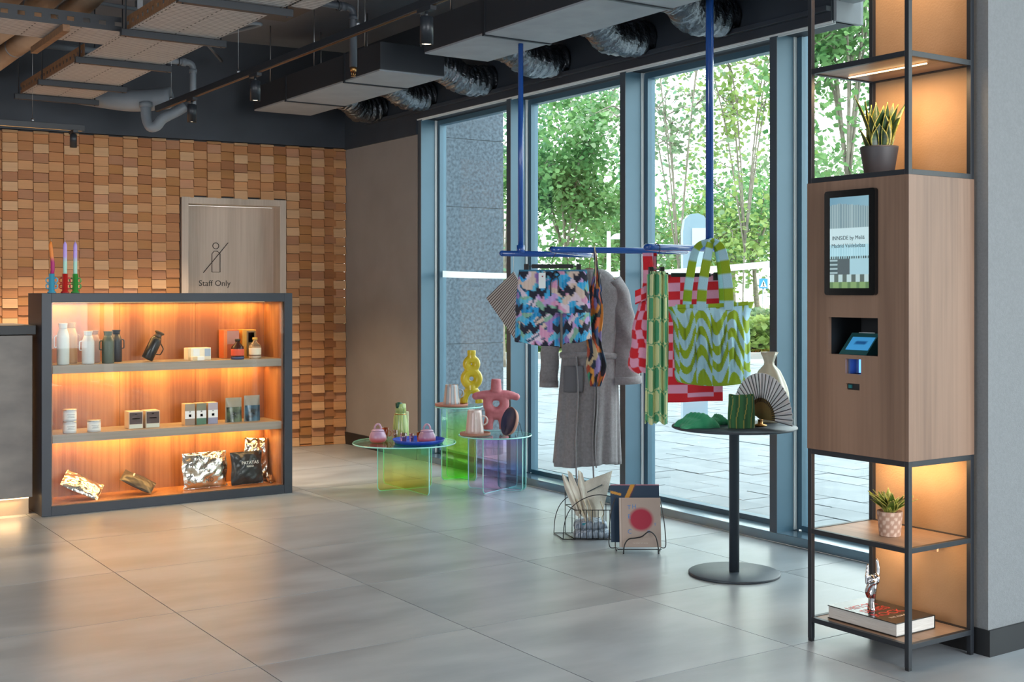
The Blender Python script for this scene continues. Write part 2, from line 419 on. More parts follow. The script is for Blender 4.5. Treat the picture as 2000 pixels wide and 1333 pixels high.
text('Staff Only', 0.075, ink, dr, (sx_ - 0.01, 0.168, sz_ - 0.325), (pi / 2, 0, 0))
# ---- window wall: solid part, bulkhead, posts, sill, panes
wr = struct('wall_right', label='dull grey-brown wall panel beside the first window')
MB().box(WX, WX + 0.25, VM[0] + 0.05, 10.72, 0, 2.82).build('panel', M['greywall'], wr)
MB().box(WX - 0.02, WX + 0.25, VM[0] + 0.05, 10.70, 2.82, 2.95).build('dark_strip', M['darkblue'], wr)
BE = 4.64
MB().box(WX - 0.02, WX + 0.19, BE, 10.70, 2.95, CEIL).box(WX - 0.06, WX - 0.02, BE, 10.2, 3.0, 3.03).build('bulkhead', M['darkblue'], wr, bevel=0.003)
MB().box(WX + 0.02, WX + 0.14, BE - 0.1, BE, 3.06, CEIL).box(WX, WX + 0.22, BE - 0.02, BE + 0.02, 2.95, CEIL).build('bulkhead_end', M['grey_paint'], wr)
MB().box(WX - 0.013, WX, VM[0] + 0.06, 10.70, 0, 0.115).build('baseboard_right', M['black'], kind='structure')
NW = 9
for k in range(NW):
    y1 = VM[k]; y0 = y1 - 1.389; top = 2.945 if y0 > BE - 1.3 + 1.0 else CEIL
    w = struct('window_%d' % (k + 1), label=['narrow-looking full-height window nearest the block wall', 'second full-height window, behind the shorts and robe', 'third full-height window, behind the towels and tote', 'full-height window behind the kiosk'][min(k, 3)])
    # post at the far (y1) side
    MB().box(WX + 0.004, GX - 0.015, y1, y1 + 0.055, 0.055, top).build('window_post', M['mullion'], w)
    MB().box(WX, WX + 0.004, y1 - 0.001, y1 + 0.056, 0.055, top).build('post_front_shade', M['mull_face'], w)
    MB().box(GX - 0.062, GX - 0.040, y1 - 0.007, y1 - 0.0004, 0.06, top).build('glazing_bead', M['bead'], w)
    MB().box(GX - 0.035, GX + 0.03, y1 - 0.04, y1 - 0.012, 0.06, top).box(GX - 0.035, GX + 0.03, y0 + 0.056, y0 + 0.075, 0.06, top).box(GX - 0.035, GX + 0.03, y0 + 0.075, y1 - 0.04, 0.055, 0.085).box(GX - 0.035, GX + 0.03, y0 + 0.075, y1 - 0.04, top - 0.04, top).build('window_frame', M['mullion'], w)
    MB().box(GX - 0.004, GX + 0.004, y0 + 0.07, y1 - 0.03, 0.08, top - 0.035).build('pane', M['pane'], w)
    if k < 3:
        zc = lambda y: (1.577 + 0.0085 * (y - 7.2) ** 2 + 0.012 * max(0, 6.3 - y))
        bm_ = MB().grid(lambda a, b, y0=y0, y1=y1: (GX - 0.006, y0 + 0.075 + (y1 - y0 - 0.115) * a, zc(y0 + 1.39 * a) + (b - 0.5) * (0.040 + 0.012 * max(0, (y0 + 1.39 * a) - 7.8))), 12, 1)
        bm_.build('safety_band', M['film'], w)
MB().box(WX, GX + 0.05, VM[0] - NW * 1.389, VM[0] + 0.055, 0.0, 0.055).build('window_sill', mat('sill_aluminium', hx('7d95a4'), 0.2, metal=0.75), struct('trim_1', label='blue-grey aluminium sill along the windows'), bevel=0.003)
MB().box(WX - 0.012, WX - 0.004, BE, VM[0] + 0.05, 2.94, 2.952).box(WX + 0.01, WX + 0.016, BE, VM[0] + 0.05, 2.935, 2.95).build('head_rail', M['bead'], bpy.data.objects['trim_1'])
MB().box(WX + 0.02, GX + 0.06, VM[0] - NW * 1.389, VM[0] + 0.05, CEIL - 0.03, CEIL + 0.02).build('upper_rail', M['mullion'], bpy.data.objects['trim_1'])
# ---- pillar at the right edge, papered
pl = struct('wall_pillar', label='free-standing pillar papered in pale woven grey')
PX, PY0, PY1 = 4.300, 3.006, 3.575
MB().box(PX, WX - 0.02, PY0, PY1, 0.0, CEIL).build('shaft', M['pillar'], pl)
MB().box(PX - 0.006, WX - 0.02, PY0 - 0.012, PY1 + 0.0, 0.0, 0.105).build('baseboard_pillar', M['black'], kind='structure')

# ================================================================ OUTSIDE
M['paver'] = mat('pale_paver', hx('74797d'), 0.7, scale=3, col2=hx('84898d'), rand=0.05)
M['verge'] = mat('dry_grass', hx('8b9a55'), 0.95, scale=2.5, col2=hx('b3b27c'), bump=0.3)
M['path'] = mat('pale_kerb', hx('8f908e'), 0.8)
M['granite'] = mat('flamed_granite', hx('434d58'), 0.75, scale=38, col2=hx('62707e'), detail=3)
M['bark'] = mat('bark', hx('6f675c'), 0.9, scale=12, col2=hx('8d8577'))
def leafmat(name, a, b):
    m = mat(name, hx(a), 0.6, scale=2.2, col2=hx(b)); n = m.node_tree.nodes; l = m.node_tree.links
    p = n['Principled BSDF']; tl = n.new('ShaderNodeBsdfTranslucent'); mx = n.new('ShaderNodeMixShader'); mx.inputs[0].default_value = 0.45
    src = p.inputs['Base Color'].links[0].from_socket; l.new(src, tl.inputs[0])
    l.new(p.outputs[0], mx.inputs[1]); l.new(tl.outputs[0], mx.inputs[2]); l.new(mx.outputs[0], n['Material Output'].inputs[0]); return m
LM = [leafmat('leaf_green', '42733e', '7ea264'), leafmat('leaf_light', '6a8642', 'a0b068'), leafmat('leaf_blue_green', '44704f', '7fa286'), leafmat('leaf_dull', '56704f', '8b9f78')]
gr = struct('ground', label='pale paved forecourt outside the windows')
MB().box(GX + 0.05, 70, -25, 70, -0.2, -0.03).build('base', M['path'], gr)
pv = MB(); random.seed(2); pnear = []
for i in range(0, 62):
    for j in range(0, 60):
        x = GX + 0.09 + i * 0.30; y = 0.2 + j * 0.55 + (i % 2) * 0.27
        dd = x * sY + y * cY; xc = x * cY - y * sY
        if dd < 2 or dd > 25 or not (-0.15 < xc / dd < 0.36): continue
        pnear.append((dd, x, y))
pnear.sort(); pvm = MB().box(0.004, 0.296, 0.004, 0.546, -0.03, 0.0).mesh('paver', M['paver'])
for n_, (dd, x, y) in enumerate(pnear):
    if n_ < 300:
        o = bpy.data.objects.new('paver', pvm); COL.objects.link(o); o.parent = gr; o.location = (x, y, random.uniform(-0.008, -0.001))
    else:
        z = random.uniform(-0.010, -0.002); pv.box(x + 0.005, x + 0.295, y + 0.005, y + 0.545, z - 0.02, z)
pv.build('paving_field', M['paver'], gr, kind='stuff')
def bank(a, b):
    p = atd(-400 + 3400 * a, 28 + 40 * b); p.z = 0.0 + 0.9 * b + 0.15 * sin(9 * a) * b; return p
MB().grid(bank, 40, 10).build('verge', M['verge'], gr)
MB().box(-0.15, 0.15, -40, 40, -0.03, 0.10, T=Matrix.Translation(atd(1500, 27.6)) @ Matrix.Rotation(CAMROT + pi / 2, 4, 'Z')).build('kerb', M['path'], gr)
# granite-clad pier just outside the first window
gp = struct('wall_outside', (GX + 0.03, 9.20, 0), 0, 'blue-grey granite-clad pier outside the first window')
for i, (z0, z1) in enumerate([(-0.03, 0.40), (0.40, 1.0), (1.0, 1.6), (1.6, 2.2), (2.2, 2.8), (2.8, 3.4), (3.4, 4.0)]):
    MB().box(0.0, 0.60, 0.0, 0.5, z0 + 0.003, z1 - 0.003).build('stone_panel', M['granite'], gp, bevel=0.003)
MB().box(0.01, 0.59, 0.01, 0.49, -0.03, 4.0).build('core', M['mull_face'], gp)
# underside of the building's canopy beyond the high glazing
MB().box(GX + 0.2, GX + 1.4, -6, 4.2, 3.30, 3.45).build('roof_overhang', M['white'], kind='structure')

def leaf_pts(rnd, c, s):
    a = rnd.uniform(0, 2 * pi); b = rnd.uniform(-0.9, 0.9); R = Matrix.Rotation(a, 3, 'Z') @ Matrix.Rotation(b, 3, 'X') @ Matrix.Rotation(rnd.uniform(-1.2, 1.2), 3, 'Y')
    sh = [(0, -0.5, 0), (0.42, -0.22, 0.05), (0.30, 0.10, 0), (0.0, 0.5, -0.06), (-0.30, 0.10, 0), (-0.42, -0.22, 0.05)]
    return [Vector(c) + R @ (Vector(p) * s) for p in sh]
def branch_tree(name, label, px, d, zt, crown, n, ls, mi, trunk_r, seed, group=None, bare=0.0, z0=0.0, lean=0, kind='tree', zgnd=0.0):
    rnd = random.Random(seed); base = atd(px, d); base.z = zgnd; t = thing(name, label, kind, base, 0, group)
    tb = MB(); zc = (z0 + zt) / 2
    fork = max(0.6, z0 * 0.9 + 0.5)
    tb.tube(smooth_path([(0, 0, 0), (lean * 0.3, 0.05, fork * 0.5), (lean * 0.6, 0, fork)], 3), [trunk_r] * 4 + [trunk_r * .75] * 3, 8)
    tips = []
    for k in range(7):
        a = 2 * pi * k / 7 + rnd.uniform(-.3, .3); rr = crown * rnd.uniform(.45, .95); zz = rnd.uniform(z0 + (zt - z0) * .3, zt * .97)
        p0 = Vector((lean * .6, 0, fork * rnd.uniform(.85, 1.0))); p2 = Vector((lean + rr * cos(a), rr * sin(a), zz)); p1 = p0.lerp(p2, .5) + Vector((-.15 * rr * cos(a), 0, .2 * (zt - z0)))
        path = smooth_path([p0, p1, p2], 4); tb.tube(path, [trunk_r * .5 * (1 - i / (len(path) + 1)) + .006 for i in range(len(path))], 5)
        for i in range(3, len(path), 1):
            tips.append(path[i])
            for q in range(2):
                e = path[i] + Vector((rnd.uniform(-1, 1), rnd.uniform(-1, 1), rnd.uniform(-.5, .9))) * crown * .38
                tb.tube([path[i], path[i].lerp(e, .5) + Vector((0, 0, .08)), e], [.012, .008, .004], 4); tips.append(e); tips.append(path[i].lerp(e, .6))
    tb.build('trunk', M['bark'], t)
    lv = MB(); 
    cl = [rnd.choice(tips) for _ in range(int(n / 26))]
    for _ in range(n):
        if rnd.random() < .72:
            c = rnd.choice(cl); g = crown * .16; p = (c[0] + rnd.gauss(0, g), c[1] + rnd.gauss(0, g), c[2] + rnd.gauss(0, g * .8))
        else:
            u = rnd.random() ** .5; a = rnd.uniform(0, 2 * pi); zz = rnd.uniform(z0, zt); f = sqrt(max(0.02, 1 - ((zz - zc) / (zt - z0) * 2) ** 2))
            p = (lean + crown * u * f * cos(a), crown * u * f * sin(a), zz)
        lv.add(leaf_pts(rnd, p, ls * rnd.uniform(.6, 1.25)), [(0, 1, 2, 3), (0, 3, 4, 5)], 0)
    lv.build('foliage', LM[mi], t, kind='stuff')
    return t
GT = 'street trees beyond the forecourt'
branch_tree('tree', 'dense green tree behind the left part of the second window', 1105, 21, 4.9, 1.15, 8200, .10, 0, .035, 11, GT, z0=1.7)
branch_tree('tree', 'pale loose tree crown above the dense one, second window', 1135, 26, 8.5, 2.6, 2300, .13, 2, .025, 12, GT, z0=3.2)
branch_tree('tree', 'thin-branched sparse tree in the left half of the third window', 1325, 17, 7.0, 1.25, 1900, .085, 3, .014, 13, GT, z0=1.6)
branch_tree('tree', 'yellow-green tree right of the blue hanging pole in the third window', 1455, 19, 7.4, 1.25, 2300, .10, 1, .018, 14, GT, z0=2.0)
branch_tree('tree', 'bright green tree seen through the top of the kiosk frame', 1655, 13, 6.2, 1.15, 6200, .085, 0, .025, 15, GT, z0=2.55)
branch_tree('tree', 'small forked tree on the verge left of the crossing sign', 1432, 40, 3.8, 2.4, 2200, .15, 3, .12, 16, GT, z0=1.9, zgnd=.25)
branch_tree('tree', 'leaning thin tree on the verge beside the crossing sign', 1486, 36, 4.6, 2.3, 2200, .15, 0, .08, 17, GT, z0=2.1, zgnd=.2, lean=-.5)
branch_tree('tree', 'grey-green tree in the gap right of the granite pier', 985, 24, 7.5, 1.7, 2800, .12, 2, .04, 18, GT, z0=1.2)
branch_tree('tree', 'low tree behind the lamp post in the second window', 1205, 33, 4.4, 2.6, 4200, .15, 0, .06, 19, GT, z0=1.0)
branch_tree('tree', 'low bushy tree behind the white ticket post', 1345, 36, 4.0, 2.9, 3400, .17, 1, .05, 20, GT, z0=0.8)
branch_tree('tree', 'far tree filling the background right of the third window', 1560, 42, 6.4, 3.6, 3000, .19, 3, .06, 21, GT, z0=1.2)
def bush(label, px, d, w, h, mi, seed, n=1500):
    rnd = random.Random(seed); p0 = atd(px, d); p0.z = 0.02; t = thing('bush', label, 'bush', p0, CAMROT, 'bushes on the verge')
    st = MB()
    for k in range(10):
        a = rnd.uniform(-1, 1); st.tube([(a * w * .3, 0, 0), (a * w * .7, rnd.uniform(-.2, .2), h * .7)], [.03, .012], 4)
    st.build('stems', M['bark'], t, kind='stuff'); lv = MB()
    for _ in range(n):
        a, b = rnd.uniform(-1, 1), rnd.uniform(-1, 1); zz = h * rnd.random() * sqrt(max(.05, 1 - a * a))
        lv.add(leaf_pts(rnd, (a * w, b * w * .5, zz), .22 * rnd.uniform(.6, 1.2)), [(0, 1, 2, 3), (0, 3, 4, 5)], 0)
    lv.build('foliage', LM[mi], t, kind='stuff')
bush('yellowish dry bush right behind the tote bag', 1490, 29.5, 1.1, .85, 1, 31)
bush('grey-green bush beside the path under the crossing sign', 1465, 32, 1.3, 1.0, 3, 32)
bush('green bush low behind the lamp post', 1180, 31, 2.0, 1.3, 0, 33, 2200)
bush('green bush left behind the hanging shorts', 1080, 31, 2.2, 1.4, 2, 34, 2200)
bush('pale bush behind the towels', 1330, 33, 2.4, 1.3, 3, 35, 2200)
bush('bush in the strip right of the granite pier', 985, 30, 1.2, 1.2, 0, 36, 1200)
bush('dark low bush far behind the kiosk', 1640, 33, 2.6, 1.5, 0, 37, 2200)
# lamp post
lp = thing('street_lamp', 'white street lamp with half-round head outside the second window', 'street lamp', atd(1189, 17), CAMROT)
MB().cyl((0, 0, 0), (0, 0, 2.30), .040, .028, 10).build('pole', M['white'], lp)
MB().prism([(.03 + .10 + .10 * cos(radians(a)), .08 * sin(radians(a)) ) for a in range(0, 181, 15)], -.05, .05, T=Matrix.Translation((0, 0, 2.19)) @ Matrix.Rotation(pi / 2, 4, 'X')).build('lamp_head', M['white'], lp)
# totem
tt = thing('ticket_post', 'rounded white and pale blue ticket post outside behind the blue pole', 'post', atd(1356, 14.0), CAMROT)
pb = mat('pale_blue_enamel', hx('8298a6'), 0.5)
MB().prism([(-.14, 0), (.14, 0), (.14, 2.24), (.10, 2.32), (.03, 2.35), (-.06, 2.34), (-.12, 2.28), (-.14, 2.15)], -.09, .09, T=Matrix.Rotation(pi / 2, 4, 'X')).build('body', pb, tt, bevel=.01)
MB().box(-.04, .13, -.115, -.09, .3, 2.18).build('front_panel', mat('enamel_white', hx('b9c3c8'), .5), tt, bevel=.006)
MB().box(-.045, .10, -.12, -.114, 1.75, 1.98).build('display', mat('dull_display', hx('92a4ad'), .3), tt)
# crossing sign
cs = thing('crossing_sign', 'blue square pedestrian crossing sign on a post on the verge', 'road sign', atd(1491, 33), CAMROT)
MB().cyl((0, .03, 0), (0, .03, 1.83), .025, n=8).build('pole', M['steel'], cs)
MB().box(-.12, .12, -.01, .01, 1.56, 1.83).build('sign_plate', mat('sign_blue', hx('2f86c4'), .5), cs)
MB().prism([(-.09, 1.60), (.09, 1.60), (0, 1.79)], .0, .006, T=Matrix.Translation((0, -.011, 0)) @ Matrix.Rotation(pi / 2, 4, 'X')).build('white_triangle', M['white'], cs)
wk = MB(); wk.ball((0, -.02, 1.735), .013, 8); wk.tube([(0, -.02, 1.72), (0, -.02, 1.665)], .008, 5); wk.tube([(0, -.02, 1.665), (-.022, -.02, 1.615)], .007, 5); wk.tube([(0, -.02, 1.665), (.022, -.02, 1.615)], .007, 5); wk.tube([(-.018, -.02, 1.68), (0, -.02, 1.715), (.018, -.02, 1.685)], .006, 5)
wk.build('walking_figure', M['black'], cs)

# ================================================================ CEILING SERVICES
M['shaded_duct'] = mat('duct_shade_tone', hx('2a2d33'), .55)  # casing colour carries the shade of the duct's sides
def duct(label, x0, x1, y0, y1, z0, z1, seams):
    t = thing('air_duct', label, 'duct', ((x0 + x1) / 2, y0, z0), 0, 'rectangular ducts along the windows')
    w = (x1 - x0) / 2
    MB().box(-w, w, 0, y1 - y0, .012, z1 - z0).build('casing', M['shaded_duct'], t, bevel=.004)
    cuts = [y0, *seams, y1]
    for a, b in zip(cuts, cuts[1:]): MB().box(-w, w, a - y0 + .012, b - y0 - .012, 0, .0115).build('bottom_panel', M['grey_paint'], t)  # lighter panels put the floor's bounced light into the underside colour
    for s in seams: MB().box(-w - .008, w + .008, s - y0 - .012, s - y0 + .012, -.008, z1 - z0 + .008).build('flange', M['black_metal'], t)
    for s in (y0 + .3, (y0 + y1) / 2, y1 - .3):
        for sx in (-1, 1): MB().cyl((sx * (w - .03), s - y0, z1 - z0), (sx * (w - .03), s - y0, CEIL - z0), .005, n=6).build('hanger_rod', M['steel'], t)
    return t
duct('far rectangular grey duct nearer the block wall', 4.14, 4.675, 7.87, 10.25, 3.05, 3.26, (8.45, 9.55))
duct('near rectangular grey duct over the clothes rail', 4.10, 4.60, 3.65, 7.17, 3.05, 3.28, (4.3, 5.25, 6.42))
M['foil'] = mat('crumpled_foil', (0.20, 0.215, 0.24), 0.30, metal=1, bump=1.0, scale=30, stretch=(1, 1, 1), bscale=38)
def flex(label, pts, r, seed):
    rnd = random.Random(seed); t = thing('flexible_duct', label, 'flexible duct', pts[0], 0, 'silver flexible ducts')
    P = smooth_path([Vector(p) - Vector(pts[0]) for p in pts], 14); rr = [r * (1 + .07 * sin(i * 1.9) + rnd.uniform(-.05, .05)) for i in range(len(P))]
    mb = MB().tube(P, rr, 22)
    for i, v in enumerate(mb.v): mb.v[i] = v + Vector((rnd.uniform(-1, 1), rnd.uniform(-1, 1), rnd.uniform(-1, 1))) * r * .045
    mb.build('foil_sleeve', M['foil'], t)
    MB().tube(P[:3], r * 1.06, 18).build('collar', M['steel'], t)
for i, (lb, y, x0, dy) in enumerate([('silver flexible duct from the end of the far duct, nearest the pole', 8.02, 4.66, .0), ('middle silver flexible duct of the far rectangular duct', 8.90, 4.67, .05), ('silver flexible duct farthest back, near the block wall', 9.72, 4.67, .1),
        ('silver flexible duct just right of the thinner blue pole', 7.05, 4.60, .02), ('silver flexible duct between the two blue poles', 6.08, 4.60, .05), ('silver flexible duct behind the thicker blue pole', 5.31, 4.60, .05)]):
    flex(lb, [(x0, y, 3.17), (x0 + .14, y + .02, 3.15), (x0 + .32, y + .05 + dy, 3.09), (WX - .03, y + .08 + dy, 3.12)], .112, i)
# cable trays
M['tray'] = mat('perforated_tray', hx('9aa0a6'), 0.5, metal=0.1)
tn = M['tray'].node_tree; _n = tn.nodes; _l = tn.links
_t = _n.new('ShaderNodeTexCoord'); _b = _n.new('ShaderNodeTexBrick'); _b.offset = .5; _b.inputs['Scale'].default_value = 1.0
_b.inputs['Brick Width'].default_value = .5; _b.inputs['Row Height'].default_value = .034; _b.inputs['Mortar Size'].default_value = .0042
_b.inputs['Color1'].default_value = (*hx('b9b6b4'), 1); _b.inputs['Color2'].default_value = (*hx('b2afad'), 1); _b.inputs['Mortar'].default_value = (*hx('3a3634'), 1)
_l.new(_t.outputs['Object'], _b.inputs['Vector']); _l.new(_b.outputs[0], _n['Principled BSDF'].inputs['Base Color'])
M['trayside'] = mat('tray_side', hx('6e4f38'), 0.55, metal=0.2, scale=30, stretch=(1, 2, 1), col2=hx('8d6748'))
tr = thing('cable_tray', 'long perforated cable tray running towards the camera, top left', 'cable tray', (2.425, 5.2, 3.0))
MB().box(-.265, .265, 0, 4.90, .0, .004).build('perforated_base', M['tray'], tr)
def side(mb, x0, x1, y0, y1, along):
    # side rail with a row of punched slots
    L = y1 - y0; n = int(L / .09)
    mb.box(*( (x0, x1, y0, y1, .004, .030) if along == 'y' else (y0, y1, x0, x1, .004, .030)))
    mb.box(*( (x0, x1, y0, y1, .055, .085) if along == 'y' else (y0, y1, x0, x1, .055, .085)))
    for i in range(n):
        a, b = y0 + L * i / n, y0 + L * (i + .55) / n
        mb.box(*( (x0, x1, a, b, .030, .055) if along == 'y' else (a, b, x0, x1, .030, .055)))
sdr = MB(); side(sdr, -.268, -.262, 3.05, 4.90, 'y'); sdr.build('side_rail', M['trayside'], tr)
sdr = MB(); side(sdr, -.268, -.262, 0, 2.1, 'y'); sdr.build('side_rail', M['trayside'], tr)
sdr = MB(); side(sdr, .262, .268, 0, 4.90, 'y'); sdr.build('side_rail', M['trayside'], tr)
for y in (6.25, 7.25, 8.27, 9.30, 10.06):
    MB().box(-.32, .32, y - 5.2 - .02, y - 5.2 + .02, -.045, -.004).build('support_bar', M['black_metal'], tr, bevel=.002)
    for sx in (-.29, .29): MB().cyl((sx, y - 5.2, -.05), (sx, y - 5.2, .75), .005, n=6).build('hanger_rod', M['black_metal'], tr)
t2 = thing('cable_tray', 'short perforated cable tray branching left from the long one', 'cable tray', (2.16, 7.35, 3.0))
MB().box(-3.2, 0, 0, .45, 0, .004).build('perforated_base', M['tray'], t2)
sdr = MB(); side(sdr, .0, .006, -3.2, -.02, 'x'); sdr.build('side_rail', M['black_metal'], t2)
sdr = MB(); side(sdr, .446, .452, -3.2, -.02, 'x'); sdr.build('side_rail', M['black_metal'], t2)
for x in (-.35, -1.5): MB().box(x - .02, x + .02, -.05, .75, -.045, -.004).build('support_bar', M['trayside'], t2, bevel=.002)
t3 = thing('metal_trunking', 'boxy metal trunking at the end of a tray bar, top left', 'trunking', (2.72, 5.9, 3.02))
MB().box(.0, .16, -.1, .75, .0, .12).build('casing', M['black_metal'], t3, bevel=.003)
MB().box(.01, .15, -.09, .35, -.006, .0).build('cover', M['tray'], t3)
# insulated pipes
M['insul'] = mat('pipe_insulation', hx('9a8068'), 0.7, scale=3, stretch=(1, .5, 1), col2=hx('b9a48f'), bump=.1)
for i, (x, z, r) in enumerate([(2.02, 3.27, .075), (1.82, 3.29, .075), (1.60, 3.28, .08), (1.36, 3.30, .075)]):
    t = thing('insulated_pipe', ['beige insulated pipe nearest the long cable tray', 'beige insulated pipe, second from the long cable tray', 'beige insulated pipe, third from the long cable tray', 'beige insulated pipe farthest left'][i], 'pipe', (x, 4.0, z), 0, 'beige pipes above the branch tray')
    P = smooth_path([(0, 0, .05), (.02, 1.2, .02), (-.03, 2.6, 0), (.02, 4.0, -.02), (0, 5.4, 0), (0, 6.9, 0)], 8)
    MB().tube(P, r, 18).build('insulation', M['insul'], t)
    for k in (9, 17, 25, 33): MB().tube([P[k], P[k] + (P[k + 1] - P[k]) * .12], r * 1.03, 18).build('tape_band', M['grey_paint'], t)
# soil pipe with trap near the block wall
M['pipe'] = mat('grey_pipe', hx('6d757d'), 0.5, scale=4, col2=hx('7b838b')); M['darkpipe'] = mat('dark_pipe', hx('3d434b'), 0.5)
sp_ = thing('drain_pipe', 'fat grey drain pipe with a U-shaped trap against the dark bulkhead', 'pipe', atd(330, 10.0, py=180))
a_ = [atd(px, d, py=py) - sp_.location for px, py, d in [(110, 176, 10.1), (180, 187, 10.05), (260, 197, 10.0), (335, 191, 10.0)]]
MB().tube(smooth_path(a_, 5), [.05] + [.088] * 15, 18).build('main_run', M['pipe'], sp_)
a_ = [atd(px, d, py=py) - sp_.location for px, py, d in [(285, 200, 9.92), (286, 228, 9.90), (293, 247, 9.88), (306, 246, 9.88), (318, 232, 9.88), (345, 218, 9.9), (362, 208, 9.92)]]
MB().tube(smooth_path(a_, 5), .042, 14).build('trap', M['pipe'], sp_)
MB().tube([a_[0] - Vector((0, 0, 0)), a_[0] + Vector((0, 0, -.04))], .052, 14).build('coupling', M['pipe'], sp_)
def sprinkler(label, px, d, zh, zt, L, r, m_):
    p = atd(px, d); t = thing('sprinkler_pipe', label, 'sprinkler pipe', (p.x, p.y, zh), 0, 'sprinkler drops')
    h = zt - zh
    MB().tube(rounded([(0, 0, .06), (0, 0, h), (-L, 0, h + .02)], .05), r, 12).build('pipe', m_, t)
    for q_ in ([(0, 0, h - .08), (0, 0, h - .05)], [(-.06, 0, h), (-.10, 0, h)]): MB().tube(q_, r * 1.25, 12).build('elbow_collar', m_, t)
    hd = MB().cyl((0, 0, .03), (0, 0, .06), r * .8, r * .95, 12).cyl((0, 0, -.005), (0, 0, 0), .017, n=12).cyl((0, 0, .0), (0, 0, .03), .005, n=6)
    hd.tube([(-.012, 0, .03), (-.016, 0, .015), (-.008, 0, 0)], .003, 5).tube([(.012, 0, .03), (.016, 0, .015), (.008, 0, 0)], .003, 5)
    hd.build('sprinkler_head', M['brass'], t)
    MB().cyl((-.12, 0, h + .02), (-.12, 0, CEIL - zh), .006, n=6).tube(arc((-.12, 0, h), r * 1.2, 0, 360, 12, 'yz'), .004, 5).build('hanger', M['black_metal'], t)
sprinkler('dark sprinkler pipe with brass head dropping in front of the far duct', 690, 8.5, 2.95, 3.42, 1.6, .026, M['darkpipe'])
sprinkler('grey sprinkler pipe dropping beside the far track spotlight', 377, 9.9, 2.84, 3.30, 1.3, .026, M['pipe'])
# bent conduit on the ceiling
cb = thing('conduit', 'thin bent conduit lying under the ceiling between tray and duct', 'conduit', (3.3, 8.6, 3.49))
MB().tube(rounded([(-.9, .2, 0), (.05, .35, 0), (.35, .15, 0), (.15, 1.0, 0), (.6, 1.8, .0)], .15), .014, 8).build('tube', M['pipe'], cb)
for q in ((-.6, .25), (.2, .85)): MB().box(q[0] - .02, q[0] + .02, q[1] - .03, q[1] + .03, .0, .25).build('bracket', M['steel'], cb)
# track lights
def spot_unit(label, loc, drop, r, L, power, ang=62):
    t = thing('track_spotlight', label, 'spotlight', loc, 0, 'black track spotlights')
    MB().box(-.018, .018, -.07, .07, -.022, 0).build('adapter', M['black_metal'], t, bevel=.002)
    MB().cyl((0, 0, -.02), (0, 0, -drop), .009, n=8).build('stem', M['black_metal'], t)
    MB().lathe([(r * .9, -drop - L + .01), (r, -drop - L), (r, -drop), (r * .8, -drop + .004), (0, -drop + .004)], 24).build('can', M['black_metal'], t)
    MB().cyl((0, 0, -drop - L + .012), (0, 0, -drop - L + .008), r * .85, n=20).build('lens', M['lens'], t)
    light('SPOT', 'spot_beam', (loc[0], loc[1], loc[2] - drop - L - .01), power, (1, .72, .46), .03, rot=(0, 0, 0), spot=radians(ang), blend=.7)
    return t
def track(label, loc, rot, L, wires):
    t = thing('light_track', label, 'light track', loc, rot)
    MB().box(-.018, .018, 0, L, 0, .045).build('rail', M['black_metal'], t, bevel=.002)
    MB().box(-.006, -.003, .02, L, -.002, .001).box(.003, .006, .02, L, -.002, .001).build('conductor', M['brass'], t)
    for y in wires:
        MB().cyl((0, y, .045), (0, y, CEIL - loc[2]), .0018, n=5).cyl((0, y, .045), (0, y, .07), .012, n=10).build('suspension_wire', M['steel'], t)
track('long suspended light track running beside the ducts', (3.12, 2.0, 2.9), 0, 7.75, (2.2, 4.2, 6.0, 7.4))
spot_unit('largest black track spotlight, left of the near duct', (3.12, 5.43, 2.9), .05, .034, .14, 36)
spot_unit('black track spotlight in the middle of the long track', (3.12, 7.70, 2.9), .05, .034, .13, 36)
spot_unit('black track spotlight at the far end of the long track', (3.12, 8.93, 2.9), .05, .034, .13, 36)
spot_unit('black track spotlight above the frame, near the camera', (3.12, 3.6, 2.9), .05, .034, .14, 30)
track('short light track in front of the top of the block wall', (2.55, 9.75, 2.70), pi / 2, 4.2, (.38, 2.6))
spot_unit('small black spotlight hanging in front of the block wall', (2.47, 9.75, 2.70), .03, .026, .10, 200, 110)
for x in (1.55, .5): light('SPOT', 'spot_beam', (x, 9.70, 2.6), 200, (1, .72, .46), .03, rot=(0, 0, 0), spot=radians(110), blend=.7)
light('SPOT', 'spot_beam', (3.5, 9.70, 2.6), 160, (1, .72, .46), .03, rot=(0, 0, 0), spot=radians(110), blend=.7)
for x, y, e in ((1.1, 6.2, 40), (1.1, 4.2, 40), (-.3, 7.0, 30)):
    light('SPOT', 'spot_beam', (x, y, 2.75), e, (1, .70, .42), .03, spot=radians(66), blend=.8)

# ================================================================ COUNTER AND DISPLAY CABINET
rc = thing('reception_counter', 'concrete-grey reception counter with black top, cut by the left edge of the frame', 'counter', (1.86, 8.36, 0))
MB().box(-3.2, 0, .0, .62, .123, 1.173).build('front_panel', M['concrete'], rc, bevel=.003)
MB().box(-3.2, -.005, .09, .6, .0, .118).build('plinth', mat('plinth_metal', hx('a08b70'), .4, metal=.5), rc)
MB().box(-3.25, .02, -.01, .65, 1.178, 1.238).build('top_slab', M['black'], rc, bevel=.003)
MB().box(-3.2, -.01, .062, .078, .108, .12).build('led_strip', M['led'], rc)
light('AREA', 'plinth_glow', (1.85 - 1.6, 8.36 + .055, .10), 7, WARM, 3.1, .03, (radians(-12), 0, 0))
CX0, CX1, CY0, CY1, CT = 1.898, 3.638, 8.277, 8.655, 1.447
cab = thing('display_cabinet', 'black-framed glass-fronted display cabinet lit orange inside', 'cabinet', (CX0, CY0, 0))
Wd, Dp = CX1 - CX0, CY1 - CY0; f_ = .062
M['cabframe'] = mat('cabinet_frame', hx('1c222b'), .42, scale=2, col2=hx('242c37'))
